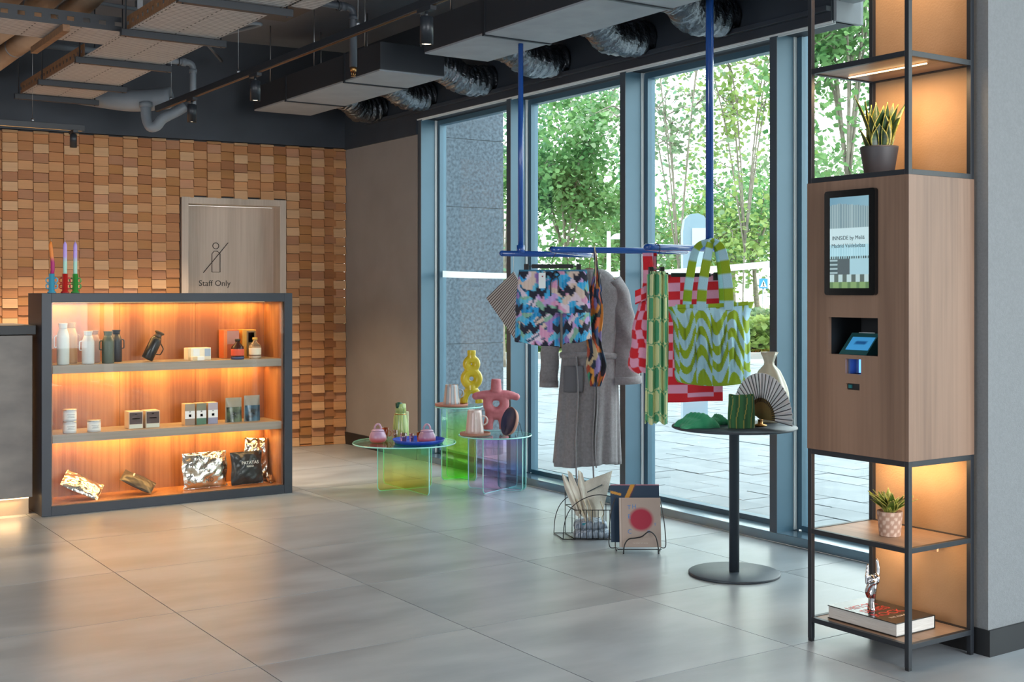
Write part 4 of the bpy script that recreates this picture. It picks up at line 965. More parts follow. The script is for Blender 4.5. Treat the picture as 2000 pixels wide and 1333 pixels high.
# ================================================================ ROUND TABLE AND WHAT STANDS ON IT
RT = atd(1434, 6.33)
rt = thing('pedestal_table', 'round dark grey pedestal table with a flat disc foot', 'table', (RT.x, RT.y, 0))
tm = mat('table_lacquer', hx('39424b'), .45)
MB().lathe([(.232, 0), (.234, .002), (.234, .010), (.230, .013), (.03, .014)], 64).build('base', tm, rt)
MB().lathe([(.026, .012), (.026, .735), (.05, .742)], 28).build('column', tm, rt)
TT = .764
MB().lathe([(.05, .742), (.10, TT - .014), (.312, TT - .013), (.320, TT - .009), (.320, TT - .003), (.317, TT), (0, TT)], 72).build('tabletop', tm, rt)
# fluted vase
p = atd(1502, 6.50); va = thing('vase', 'tall fluted cream-grey vase with a flared rim, behind the fan', 'vase', (p.x, p.y, TT))
MB().lathe([(.045, 0), (.050, .004), (.048, .012)] + [(.048 + .052 * sin(pi * min(1, z / .27) ** .8 * .98) * (1 if z < .3 else 1), .012 + z) for z in [i * .02 for i in range(0, 14)]] + [(.027, .305), (.026, .32), (.034, .345), (.047, .372), (.043, .372), (.03, .345), (.021, .32)], 60, rf=lambda a, z: 1 + .055 * sin(7 * a + z * 2.0) * min(1, z * 12)).build('body', mat('stoneware', hx('b3ab98'), .42, coat=.2), va)
# hand fan on a stand
p = atd(1488, 6.30); fa = thing('hand_fan', 'open folding hand fan with coloured streaks on a small gold stand', 'fan', (p.x, p.y, TT), CAMROT - radians(60))
nr = 24; fc = (0, 0, .046)
for i in range(nr):
    a0, a1 = radians(-6 + 176 * i / nr), radians(-6 + 176 * (i + 1) / nr); am = (a0 + a1) / 2; lp_ = [a0, am, a1]; vs = []
    for j, r in enumerate((.100, .165, .228)):
        for q_, a in enumerate(lp_): vs.append((fc[0] + r * cos(a), (-.0035 if q_ == 1 else .0015) - .0006 * 0, fc[2] + r * sin(a)))
    cols = []; rn = random.Random(i)
    base = hx('e6e8ea')
    for j in range(9): cols.append(mix3(base, hx(rn.choice(['7fa6a0', 'c98a62', '4a5058', 'b9bcc4', 'd8dce0', '8e6f80'])), rn.random() * .4))
    MB().add(vs, [(0, 1, 4, 3), (1, 2, 5, 4), (3, 4, 7, 6), (4, 5, 8, 7)], 0, False, None, cols).build('fan_fold', mat('fan_paper', (.5, .5, .5), .6, vc=True) if i == 0 else bpy.data.materials['fan_paper'], fa, solid=.0008)
for i in range(nr + 1):
    a = radians(-6 + 176 * i / nr); MB().tube([(.08 * cos(a), -.002, fc[2] + .08 * sin(a)), (.226 * cos(a), -.002, fc[2] + .226 * sin(a))], .0021, 4).build('rib', cmat('3a3c42', .4), fa)
MB().prism([(fc[0] + .103 * cos(radians(a)), fc[2] + .103 * sin(radians(a))) for a in range(-6, 171, 8)] + [(0, fc[2] - .01)], -.001, .001, T=Matrix.Rotation(pi / 2, 4, 'X')).build('sticks', mat('gilt_sticks', hx('6b5a34'), .4, metal=.3), fa)
MB().lathe([(.030, 0), (.034, .003), (.034, .008), (.014, .012), (.012, .03), (.016, .034), (0, .035)], 24, at=(-.012, .0, 0)).build('stand', M['brass'], fa)
# small green fabric bag standing in front of the fan
p = atd(1448, 6.22); gb = thing('fabric_pouch', 'dark green pouch with wavy ochre stripes standing on the round table', 'pouch', (p.x, p.y, TT), CAMROT)
def gcol(a, b):
    v = (a * 5.3 + .35 * sin(b * 4.5 + 1) * .6) % 1.0; return hx('a8a04e') if v < .11 else mix3(hx('2b5a38'), hx('3c7548'), .5 + .5 * sin(a * 30))
MB().grid(lambda a, b: (.066 * cos(2 * pi * a) * (1 + .03 * sin(b * 5)), .026 * sin(2 * pi * a), .168 * b + .004 * sin(6 * pi * a) * b), 90, 30, True, colf=lambda a, b: gcol((a * 2) % 1, b)).build('bag', M['cloth'], gb, solid=.002)
MB().grid(lambda a, b: ((a - .5) * .125, (b - .5) * .045, .002), 6, 3, colf=lambda a, b: hx('24482c')).build('bag_bottom', M['cloth'], gb)
# folded green cloth
def crumple(label, px, d, w, dp, h, seed, c, z, name='folded_cloth', cat='cloth', rot=CAMROT, cf=None, mat_=None, ridge=False):
    rn = random.Random(seed); ph = [rn.uniform(0, 6) for _ in range(8)]; p = atd(px, d)
    t = thing(name, label, cat, (p.x, p.y, z), rot)
    def fn(a, b):
        x, y = a * 2 - 1, b * 2 - 1; e = max(0, (1 - x ** 4) * (1 - y ** 4)) ** .4
        zz = h * e * ((.62 + .2 * sin(4 * x + ph[0]) * sin(3 * y + ph[1]) + .13 * sin(9 * x + ph[2] + 3 * y) + .06 * sin(17 * y + ph[3])) if not ridge else (.88 + .05 * sin(5 * x + ph[0]) + .05 * sin(4 * y + ph[1])) if ridge == 'flat' else (1.05 - .95 * abs(x * .8 + y * .35) ** .8 + .05 * sin(13 * x + ph[2] + 5 * y) + .03 * sin(21 * y + ph[3])))
        return (x * w * (1 + .06 * sin(5 * y + ph[4])), y * dp * (1 + .08 * sin(4 * x + ph[5])), max(.001, zz))
    MB().grid(fn, 40, 30, colf=cf or (lambda a, b: mix3(hx(c[0]), hx(c[1]), .5 + .5 * sin(21 * a + 5 * b)))).build('cloth', mat_ or M['cloth'], t, solid=.002)
    return t
crumple('crumpled bright green pouch lying at the left of the round table', 1363, 6.26, .100, .07, .070, 3, ('2f9a6c', '43a87a'), TT, 'fabric_pouch', 'pouch', CAMROT + .25, ridge=True)
crumple('second green pouch lying flat between the crumpled one and the striped one', 1404, 6.42, .05, .06, .048, 4, ('2f9a6c', '4bae82'), TT, 'fabric_pouch', 'pouch', CAMROT, ridge=True)

# ================================================================ IRIDESCENT SIDE TABLES
def irid(name, stops): return clear(name, (.9, .95, .9), .05, ramp=(2, [(p_, tuple(min(1, c_) ** .20 for c_ in q_)) for p_, q_ in stops]))
I = [irid('iridescent_green_yellow', [(0, hx('e6d64a')), (.35, hx('d9ea7a')), (.65, hx('a8f29a')), (1, hx('4ade92'))]),
     irid('iridescent_lime', [(0, hx('58f02c')), (.45, hx('b4f545')), (.8, hx('9af7a0')), (1, hx('c8f5f0'))]),
     irid('iridescent_pink', [(0, hx('f7b8e8')), (.4, hx('b9a4ff')), (.55, hx('f9b3d8')), (.75, hx('ffc0e4')), (1, hx('b48cf5'))]),
     irid('iridescent_teal', [(0, hx('35b8a0')), (.5, hx('6fd0c0')), (1, hx('a8ded8'))]),
     irid('iridescent_clear', [(0, hx('f2e2c8')), (.4, hx('e8f5ea')), (1, hx('dff7f2'))])]
edge = mat('polished_edge', hx('9fe0d8'), .15, spec=.8)
def side_table(label, px, d, r, ht, legs, topt, group='iridescent acrylic side tables', sq=2.0, rx=None):
    p = atd(px, d); t = thing('side_table', label, 'side table', (p.x, p.y, 0), CAMROT, group)
    prof = []
    for i in range(72):
        a = 2 * pi * i / 72; q_ = (abs(cos(a)) ** sq + abs(sin(a)) ** sq) ** (-1 / sq); prof.append(((rx or r) * q_ * cos(a), r * q_ * sin(a)))
    MB().prism(prof, ht - .010, ht).build('tabletop', topt, t)
    MB().tube([(x, y, ht - .005) for x, y in prof], .0052, 6, True).build('tabletop_edge', edge, t)
    for (x0, y0, x1, y1, m) in legs:
        L = sqrt((x1 - x0) ** 2 + (y1 - y0) ** 2); an = atan2(y1 - y0, x1 - x0); h = ht - .011; rr = .03
        poly = [(rr * (1 - cos(radians(a))), rr * (1 - sin(radians(a)))) for a in range(90, -1, -15)]
        poly = [(0, h)] + [(rr - rr * cos(radians(a)), rr - rr * sin(radians(a))) for a in range(0, 91, 15)] + [(L - rr + rr * sin(radians(a)), rr - rr * cos(radians(a))) for a in range(0, 91, 15)] + [(L, h)]
        T = Matrix.Translation((x0, y0, 0.001)) @ Matrix.Rotation(an, 4, 'Z') @ Matrix.Rotation(pi / 2, 4, 'X')
        lg = MB().prism(poly, -.004, .004, T=T).build('leg_panel', m, t)
        MB().tube([T @ Vector((a, b, 0)) for a, b in poly], .0042, 6).build('panel_edge', edge, lg)
    return t
gt = clear('green_glass_top', hx('b4eed8'), .10)
pt = clear('clear_glass_top', hx('d8f5ee'), .10)
side_table('widest and lowest iridescent table, green-topped, at the front left', 790, 9.04, .345, .352, [(-.185, .30, .20, -.28, I[0]), (-.19, -.07, .19, .12, I[0])], gt, sq=2.3, rx=.375)
side_table('medium iridescent table with pink and violet legs, under the pink vase', 967, 9.0, .265, .412, [(-.085, -.16, .16, .20, I[2]), (-.20, .12, .20, -.04, I[2]), (.02, .14, .225, .03, I[3])], pt)
side_table('tallest iridescent table with lime legs, behind beside the window post', 896, 9.56, .185, .570, [(-.13, -.05, .12, .10, I[1]), (-.10, .13, .14, -.10, I[1])], pt)
T1, T2, T3 = .353, .413, .571
# things on the low table
def teapot(label, px, d, z):
    p = atd(px, d); t = thing('lidded_pot', label, 'pot', (p.x, p.y, z), CAMROT, 'pink and lilac lidded pots')
    cf = lambda a, zz: mix3(hx('c8403a'), hx('b08aa6'), max(0, min(1, (zz - .012) / .035)))
    MB().lathe([(.045, 0), (.052, .003), (.064, .022), (.063, .045), (.052, .072), (.044, .084)], 36, colf=cf).build('body', M['glaze'], t)
    MB().lathe([(.047, .083), (.046, .090), (.03, .098), (0, .101)], 30, colf=lambda a, zz: hx('b38fa8')).build('lid', M['glaze'], t)
    MB().tube([(.024 * cos(a), 0, .096 + .038 * sin(a)) for a in [pi * i / 12 for i in range(13)]], .0075, 10, col=hx('b890a4')).build('loop_handle', M['glaze'], t)
teapot('pink lidded pot at the left of the low green-topped table', 738, 9.0, T1)
# tray
p = atd(818, 8.96); ty = thing('tray', 'round cobalt blue tray on the low green-topped table', 'tray', (p.x, p.y, T1))
MB().lathe([(.165, 0), (.172, .002), (.192, .030), (.188, .032), (.166, .006), (0, .005)], 56).build('dish', cmat('1c3fae', .35), ty)
teapot('pink lidded pot standing on the blue tray', 834, 8.93, T1 + .0055)
def vacuum(label, px, d, z):
    p = atd(px, d); t = thing('vacuum_flask', label, 'flask', (p.x, p.y, z), CAMROT)
    cf = lambda a, zz: hx('c8cf7a') if (a / (2 * pi) * 26) % 1 < .45 else hx('6f8f5c')
    MB().lathe([(.062, 0), (.064, .01), (.052, .17), (.044, .186), (.043, .196)], 104, colf=cf).build('body', M['glaze'], t)
    MB().lathe([(.0435, .180), (.046, .182), (.046, .188), (.0435, .190)], 30).build('gold_ring', M['brass'], t)
    MB().lathe([(.043, .196), (.038, .262), (.034, .264), (0, .264)], 104, colf=cf).build('cup_lid', M['glaze'], t)
    MB().lathe([(.026, .250), (.027, .285), (.02, .292), (0, .293)], 26, at=(-.012, -.012, -.018)).build('stopper', cmat('1f4a38', .3), t)
    MB().box(.036, .060, -.012, .012, .05, .205).build('grip', cmat('d8dcb0', .4), t, bevel=.004)
vacuum('green and cream striped vacuum flask behind the blue tray', 782.5, 9.22, T1)
def glass(label, px, d, z, r, h, m, handle=True):
    p = atd(px, d); t = thing('drinking_glass', label, 'glass', (p.x, p.y, z), CAMROT, 'small coloured glasses')
    MB().lathe([(r * .8, .002), (r * .85, 0), (r, h), (r * .93, h), (r * .78, .006), (0, .005)], 24).build('bowl', m, t)
    if handle: MB().tube(arc((r * 1.0, 0, h * .5), h * .24, -90, 90, 8), .0028, 6).build('handle', m, t)
amb = clear('amber_tumbler', (.90, .50, .22), .06); ros = clear('rose_tumbler', (.93, .74, .74), .08)
glass('amber glass just right of the left lidded pot', 752, 9.2, T1, .026, .085, amb)
glass('rose glass on the left of the blue tray, in front of the flask', 772, 9.1, T1 + .0055 * 0, .020, .080, ros, False)
glass('rose glass on the left half of the blue tray', 788, 8.96, T1 + .0055, .027, .068, ros)
glass('thin rose glass in the middle of the blue tray', 804, 8.97, T1 + .0055, .018, .062, ros, False)
glass('amber glass behind the lidded pot on the blue tray', 820, 9.0, T1 + .0055, .024, .070, amb)
# jugs on dishes
def jug(label, px, d, z, h, r0, r1, cfun, side=1, grp='conical jugs with ring handles'):
    p = atd(px, d); t = thing('jug', label, 'jug', (p.x, p.y, z), CAMROT, grp)
    MB().lathe([(r0 * .95, 0), (r0, .004)] + [(r0 + (r1 - r0) * i / 8, .004 + (h - .004) * i / 8) for i in range(1, 9)] + [(r1 * .92, h), (r1 * .9, h * .7), (r0 * .8, .01), (0, .009)], 64, colf=cfun).build('body', M['glaze'], t)
    MB().tube([((r0 + r1) / 2 + .004 + .030 * sin(a) * 1.0, 0, h * .56 + .032 * cos(a)) for a in [pi * i / 12 for i in range(-1, 14)]], .0062, 10, col=cfun(.3, h * .5)).build('ring_handle', M['glaze'], t)
def dish(label, px, d, z, r, c):
    p = atd(px, d); t = thing('saucer', label, 'dish', (p.x, p.y, z), 0, 'terracotta dishes')
    MB().lathe([(r * .93, 0), (r, .004), (r, .021), (r * .95, .022), (r * .93, .010), (0, .009)], 44).build('dish', cmat(c, .8), t)
dish('terracotta dish on the tallest iridescent table', 882, 9.52, T3, .128, 'b07565')
jug('grey-striped jug on the tallest iridescent table', 882, 9.52, T3 + .0095, .158, .066, .050, lambda a, z: mix3(hx('b9bfc4'), hx('8e979e'), .5 + .5 * sin(a * 10)) if (a * 3) % 2 < 1.4 else hx('c9a08e'))
dish('terracotta dish under the pale jug', 928, 8.93, T2, .112, 'b07a68')
jug('pale pink jug on the medium iridescent table', 927, 8.93, T2 + .0095, .175, .068, .050, lambda a, z: mix3(hx('c9aca4'), hx('dcc9c2'), .5 + .5 * sin(a * 8)))
# yellow figure-of-eight vase
p = atd(921, 9.62); yv = thing('vase', 'glossy yellow vase of two stacked rings', 'vase', (p.x, p.y, T3), CAMROT + .15)
mb = MB()
ring = lambda c, R, r: mb.tube([(c[0] + R * cos(a), c[1], c[2] + R * sin(a)) for a in [2 * pi * i / 32 for i in range(32)]], r, 14, True)
ring((0, 0, .205), .052, .036); ring((0, 0, .320), .038, .032)
mb.cyl((0, 0, .335), (0, 0, .425), .034, .031, 24); mb.cyl((0, 0, .11), (0, 0, .16), .045, .04, 20)
mb.tube(smooth_path([(-.060, 0, .012), (-.055, 0, .06), (-.03, 0, .105), (0, 0, .12), (.03, 0, .105), (.055, 0, .06), (.060, 0, .012)], 4), .031, 14)
mb.tube([(x, 0, .425) for x in ()] or [(0, 0, .40), (0, 0, .428)], .034, 20)
mb.build('body', mat('yellow_glaze', hx('e3c62c'), .28, coat=.3), yv, remesh=.004)
# pink vase
p = atd(969, 9.12); pv_ = thing('vase', 'dusty pink figure-shaped vase with a hole in the middle and stubby arms', 'vase', (p.x, p.y, T2), CAMROT)
mb = MB()
mb.cyl((0, 0, .30), (0, 0, .396), .042, .036, 26)
mb.tube([(.062 * cos(a), 0, .215 + .062 * sin(a)) for a in [2 * pi * i / 32 for i in range(32)]], .037, 14, True)
mb.tube(smooth_path([(-.155, 0, .268), (-.10, 0, .276), (0, 0, .275), (.10, 0, .276), (.150, 0, .262)], 5), [.024, .026, .028, .030, .031, .033, .035, .037, .038, .039, .04, .039, .038, .037, .035, .033, .031, .030, .028, .027, .025], 16)
mb.ball((-.152, 0, .268), .028); mb.ball((.150, 0, .263), .028)
for sx in (-1, 1): mb.tube(smooth_path([(sx * .058, 0, .022), (sx * .056, 0, .07), (sx * .045, 0, .12), (sx * .05, 0, .17)], 4), .036, 16)
mb.tube([(-.03, 0, .125), (.03, 0, .125)], .034, 16)
mb.build('body', mat('pink_glaze', hx('b9646c'), .5, scale=30, col2=hx('c4737a')), pv_, remesh=.0045)
# dark plate on a wire stand
p = atd(999, 8.86); pl_ = thing('plate_stand', 'black wire stand holding the dark plate', 'stand', (p.x, p.y, T2), CAMROT - .5)
MB().tube(rounded([(-.06, -.05, .003), (-.06, -.02, .003), (-.05, .03, .10), (-.05, .075, .003)], .01), .0022, 6).tube(rounded([(.06, -.05, .003), (.06, -.02, .003), (.05, .03, .10), (.05, .075, .003)], .01), .0022, 6).tube([(-.06, -.05, .003), (-.06, -.05, .02)], .0022, 6).tube([(.06, -.05, .003), (.06, -.05, .02)], .0022, 6).tube([(-.05, .03, .10), (.05, .03, .10)], .0022, 6).build('wire', M['black_metal'], pl_)
pp = thing('plate', 'deep navy plate with a terracotta back, propped upright', 'plate', (p.x, p.y, T2 + .104), (radians(76), 0, CAMROT - 1.05))
MB().lathe([(0, .0), (.09, .0), (.102, .026), (.100, .028), (.084, .006), (0, .005)], 48, mi=0).build('inner_face', cmat('1d2550', .35), pp)
MB().lathe([(0, -.004), (.092, -.003), (.106, .026), (.102, .0275)], 48, cap=False).build('outer_back', cmat('b58472', .7), pp)

# ================================================================ HANGING RAIL
RZ = 1.700
rl = thing('clothes_rail', 'zigzag cobalt blue tube rail hung from the ceiling on two poles', 'clothes rail', (*atd(1200, 7.3).xy, RZ))
RP = [(980, 7.82), (1166, 8.16), (1074, 7.12), (1345, 7.46), (1257, 6.72), (1394, 6.97)]
base = rl.location.copy()
path = [Vector((*atd(px, d).xy, RZ)) - base for px, d in RP]
MB().tube(rounded(path, .07, 7), .0185, 14).build('tube_rail', M['rail'], rl)
MB().ball(tuple(path[0]), .0167, 12).cyl(tuple(path[-1]), tuple(path[-1] + (path[-1] - path[-2]).normalized() * .006), .0185, n=16).build('end_cap', M['rail'], rl)
for px, a, b in ((1017, 0, 1), (1386, 4, 5)):
    k = (px - RP[a][0]) / (RP[b][0] - RP[a][0]); d = RP[a][1] + (RP[b][1] - RP[a][1]) * k; q_ = Vector((*atd(px, d).xy, RZ)) - base
    MB().cyl(tuple(q_), (q_.x, q_.y, (CEIL if px > 1100 else 3.048) - RZ), .0225 if px > 1100 else .0175, n=16).build('pole', M['rail'], rl)
    MB().cyl((q_.x, q_.y, 0), (q_.x, q_.y, .055), .026, n=16).build('socket', M['rail'], rl)
M['hook'] = cmat('16171a', .35)
def seg_d(px, a):
    k = (px - RP[a][0]) / (RP[a + 1][0] - RP[a][0]); return RP[a][1] + (RP[a + 1][1] - RP[a][1]) * k
def clip_hanger(label, px, d, w, drop, rot, group=None, hooks=(0,)):
    p = atd(px, d); t = thing('hanger', label, 'hanger', (p.x, p.y, RZ), rot, group)
    for hx_ in hooks: MB().tube(smooth_path(arc((hx_, 0, 0), .0195, 0, 180, 8)[::-1] , 1) + [Vector((hx_ + .0195, 0, -.02)), Vector((hx_ + .012, 0, -.035)), Vector((hx_, 0, -.05)), Vector((hx_, 0, -drop))], .0022, 6).build('hook', M['hook'], t)
    MB().box(-w / 2 + .03, w / 2 - .03, -.006, .006, -drop - .024, -drop).build('bar', M['hook'], t, bevel=.002)
    MB().tube([(-w / 2, 0, -drop - .011), (w / 2, 0, -drop - .011)], .004, 6).build('rod', M['steel'], t)
    for s_ in (-1, 1): MB().box(s_ * w / 2 - .014, s_ * w / 2 + .014, -.014, .014, -drop - .045, -drop + .002).build('clip', M['hook'], t, bevel=.003)
    return t
# ---- helper noise
def hsh(i, j, s=0): return (sin(i * 127.1 + j * 311.7 + s * 74.7) * 43758.5453) % 1.0
def vor(x, y, s=0):
    bi, bd = (0, 0), 9
    for i in range(int(x) - 1, int(x) + 2):
        for j in range(int(y) - 1, int(y) + 2):
            px, py = i + hsh(i, j, s), j + hsh(i, j, s + 9); d = (px - x) ** 2 + (py - y) ** 2
            if d < bd: bd, bi = d, (i, j)
    return bi, bd
# ---- swim shorts
d = seg_d(1078, 2) + .02; DS = d
clip_hanger('black clip hanger holding the patterned shorts', 1079, d, .305, .085, CAMROT)
p = atd(1080, d + .005)
sh_ = thing('shorts', 'blue, lilac and black brush-print swim shorts on the black clip hanger', 'shorts', (p.x, p.y, 0), CAMROT)
cols = [hx(c) for c in ('2f96cf', '3fa6d8', 'cfc0cf', '9a78b8', '7fae98', 'c9b4a8', '2384b8', 'b898cc', '5fb4d0', 'c990b0')]
def brush(x, z, s=0):
    # dark zigzag brush strokes on pastel patches, in metres on the cloth
    u, v = x / .170 + .5 * (int(z / .100 + 40) % 2), z / .100
    i, j = math.floor(u), math.floor(v); fu, fv = u - i - .5, v - j - .5
    cx, cy = (hsh(i, j, s) - .5) * .25, (hsh(i, j, s + 3) - .5) * .2
    fu -= cx; fv -= cy
    if abs(fu) < .30:
        zg = .17 * (abs(((fu * 6.5) % 2) - 1) * 2 - 1) + fu * .25
        if abs(fv - zg) < .24 - .35 * abs(fu) ** 1.5: return hx('1b1d30')
    b, dd = vor(x / .045 + 5 + .4 * sin(z * 60), z / .045 + .4 * sin(x * 60), s)
    c = cols[int(hsh(b[0], b[1], 5) * len(cols))]
    if hsh(b[0], b[1], 7) > .8 and (int((x + z) * 420) % 3 == 0): c = hx('26506a')
    return mix3(c, (1, 1, 1), .06 * sin(x * 300))
ZT, ZB = 1.583, 1.150
def ring_shorts(a, b):
    th = 2 * pi * a; z = ZT - (ZT - 1.33) * b; w = .196 + .022 * b ** .8; dp = .035 + .045 * b
    return (w * cos(th) + .006 * sin(8 * th) * b, dp * sin(th) * (1 + .12 * sin(7 * th) * b) + (0 if b > .05 else 0), z + .010 * sin(th) * 0)
mb = MB().grid(ring_shorts, 110, 40, True, colf=lambda a, b: (hx('2b6f90') if b < .03 else brush((.2 * cos(2 * pi * a)) + (0.7 if a > .5 else 0), ZT - (ZT - 1.33) * b)))
for sx, zb, x0 in ((-1, 1.150, -.086), (1, 1.166, .136)):
    def leg(a, b, sx=sx, zb=zb, x0=x0):
        th = 2 * pi * a; z = 1.335 - (1.335 - zb) * b; w = (.128 if sx < 0 else .080) + .004 * b; dp = .078 if sx < 0 else .070
        return (x0 + w * cos(th) + sx * .006 * b, dp * sin(th) * (1 + .10 * sin(5 * th + sx)), z + .016 * b * cos(th) * (-1 if sx < 0 else 1) - .012 * b * sin(th * 3) * .4)
    mb.grid(leg, 90, 30, True, colf=lambda a, b, x0=x0, zb=zb: brush(x0 + .122 * cos(2 * pi * a) + (0.9 if a > .5 else 0), 1.335 - (1.335 - zb) * b))
mb.build('fabric', M['cloth'], sh_, solid=.002)
MB().tube(smooth_path([(.015, -.04, 1.575), (.0, -.062, 1.55), (.028, -.064, 1.53), (.03, -.068, 1.45)], 4), .0035, 6).tube(smooth_path([(.015, -.04, 1.575), (.035, -.06, 1.55), (-.012, -.064, 1.52), (-.015, -.070, 1.43)], 4), .0035, 6).build('drawstring', M['hook'], sh_)
MB().box(-.085, -.045, -.075, -.073, 1.475, 1.565).build('price_tag', M['bead'], sh_); MB().prism([(-.07, 1.545), (-.058, 1.548), (-.060, 1.538)], .0735 + .0002, .0765, T=Matrix.Rotation(pi / 2, 4, 'X')).build('tag_logo', cmat('8c2430', .5), sh_)
# ---- striped pouch hanging by a corner
p = atd(1003, 7.86); st_ = thing('striped_pouch', 'brown and cream striped flat pouch hanging diagonally by a corner', 'pouch', (p.x, p.y, RZ), CAMROT)
qd = [Vector((0, 0, -.115)), Vector((-.175, 0, -.285)), Vector((.012, 0, -.555)), Vector((.13, 0, -.335))]
MB().grid(lambda a, b: tuple((qd[0].lerp(qd[3], a)).lerp(qd[1].lerp(qd[2], a), b) + Vector((0, -.006 * sin(pi * a) * sin(pi * b) - .012 * a, 0))), 90, 30, colf=lambda a, b: hx('5a463e') if (a * 23) % 1 < .5 else hx('c8bdb4')).build('fabric', M['cloth'], st_, solid=.006)
zp = MB().tube([qd[0] + Vector((0, -.01, 0)), qd[3] + Vector((0, -.022, 0))], .0035, 6); zp.build('zip', M['bead'], st_)
MB().tube([(.0, 0, .018), (.004, -.018, 0), (.002, -.0, -.02), (0, 0, -.115)], .0012, 5).tube([(.0, 0, .018), (-.004, .018, 0), (-.002, 0, -.02), (0, 0, -.115)], .0012, 5).build('cord', M['bead'], st_)
# ---- bathrobe
dR = 7.98; p = atd(1146, dR); rb = thing('bathrobe', 'long grey towelling bathrobe on a wooden hanger behind the shorts', 'robe', (p.x, p.y, 0), CAMROT)
gry = mat('grey_towelling', hx('827e80'), .95, sheen=.3, scale=60, col2=hx('918d8f'), bump=.4, bscale=300)
def body(a, b):
    th = 2 * pi * a; z = 1.600 - (1.600 - .335) * b
    if b < .10: w = .075 + .135 * (b / .10) ** .75; dp = .035 + .04 * b / .1
    elif b < .42: w = .210 - .035 * (b - .10) / .32; dp = .075
    else: w = .175 + .040 * (b - .42) / .58; dp = .075 + .035 * (b - .42) / .58
    fo = max(0, b - .40) * .26
    rr = 1 + fo * sin(9 * th + 1.5) + fo * .5 * sin(17 * th + 4 * b)
    cx_ = .030 * (1 - b)
    return (cx_ + w * cos(th) * (1 + (rr - 1) * .25), dp * sin(th) * rr * (1 + .0), z - .012 * sin(2 * th) * b + .03 * cos(th) * 0)
MB().grid(body, 120, 60, True).build('body', gry, rb, solid=.008)
def sleeve(nm, pts, rs, fl):
    P = smooth_path(pts, 6); R = [rs[0] + (rs[1] - rs[0]) * i / (len(P) - 1) for i in range(len(P))]
    m_ = MB(); m_.tube(P, R, 24); 
    for i, v in enumerate(m_.v):
        m_.v[i] = Vector((v.x + .004 * sin(v.z * 40), v.y * fl + .006 * sin(v.z * 30 + v.x * 50), v.z))
    s_ = m_.build(nm, gry, rb)
    MB().tube([P[-2], P[-1] + (P[-1] - P[-2]) * .6], [rs[1] * 1.03, rs[1] * 1.05], 24).build('cuff', gry, s_)
sleeve('sleeve', [(.16, .0, 1.525), (.205, .005, 1.42), (.245, .005, 1.15), (.262, .0, .875)], (.070, .092), .72)
sleeve('sleeve', [(-.13, .02, 1.50), (-.20, .03, 1.35), (-.235, .03, 1.1), (-.245, .02, .85)], (.06, .06), .6)
MB().grid(lambda a, b: (.050 + .035 * cos(pi * a) * (1 - b) - .06 * b * (1 if a < .5 else .3), -.080 + .01 * sin(pi * a) - .005, 1.60 - .02 * (1 - b) - .60 * b), 16, 20).build('shawl_collar', gry, rb, solid=.012)
MB().tube([( .02 + .185 * cos(a), .084 * sin(a), 1.045 + .004 * sin(3 * a)) for a in [2 * pi * i / 40 for i in range(40)]], .013, 8, True, flat=1.6).build('belt', gry, rb)
for x, zz in ((.035, .215), (-.075, .225), (.05, .33)): MB().tube(smooth_path([(x, -.098, 1.04), (x + .012, -.108, .8), (x - .004, -.120, .5), (x + .004, -.112, zz)], 5), .015, 8, flat=.35).build('belt_end', gry, rb)
MB().grid(lambda a, b: (-.155 + .125 * a, -.088 - .012 * sin(pi * a) - .008 * sin(pi * b), .98 - .17 * b), 12, 12).build('patch_pocket', mat('robe_dark_knit', hx('6b6a6e'), .95, bump=.4, bscale=300), rb, solid=.006)  # pocket in a darker grey knit than the robe
hw = thing('hanger', 'thin wooden coat hanger inside the grey robe', 'hanger', (*atd(1152, 7.93).xy, RZ), CAMROT)
MB().tube(smooth_path([(-.18, .03, -.175), (-.06, .03, -.115), (0, .02, -.095), (.06, .03, -.115), (.18, .03, -.175)], 5), .007, 8).build('shoulder_bar', cmat('8b6f54', .5), hw)
MB().tube(arc((0, 0, .0), .0195, 180, -20, 8) + [(.0, .01, -.05), (0, .02, -.095)], .002, 6).build('hook', M['brass'], hw)
# ---- scarf
dS = 7.16; p = atd(1161, dS + .06); sf = thing('scarf', 'narrow multicoloured patterned scarf tied onto the rail, hanging over the robe', 'scarf', (p.x, p.y, 0), CAMROT)
sc = [hx(c) for c in ('c2782e', '1b2436', '15181f', 'd99a45', 'a8452c', '29416e', '2b2330', 'c9b48f', '1d2f45', 'c4572f', '8a7bb0', '2f8f6c', '15181f', '1b2436')]
def scol(x, z):
    b, dd = vor(x / .026 + 9 + .6 * sin(z * 22), z / .055 + 3, 2); return sc[int(hsh(b[0], b[1], 3) * len(sc))]
def scf(a, b):
    z = 1.700 - .80 * b; w = (.010 + .044 * max(0, min(1, (b - .12) / .25)) ** 1.1) * (1 + .18 * sin(b * 16) * (1 if b > .3 else 0)) * (1 - .35 * max(0, b - .85) / .15)
    th = 2 * pi * a; return (w * cos(th) + .012 * sin(b * 9), (.018 + .012 * b) * sin(th) * (1 + .5 * sin(6 * th + 5 * b)) , z)
MB().grid(scf, 70, 90, True, colf=lambda a, b: scol(.075 * cos(2 * pi * a) * 1.0 + (.5 if a > .5 else 0), 1.7 - .8 * b)).build('fabric', M['cloth'], sf)
MB().tube(arc((0, 0, 1.70), .022, 0, 360, 12, 'yz'), .004, 6).tube(smooth_path([(.004, -.02, 1.69), (.006, -.022, 1.6), (.002, -.024, 1.50)], 3), .0035, 6).build('loop', cmat('cfc6a0', .8), sf)
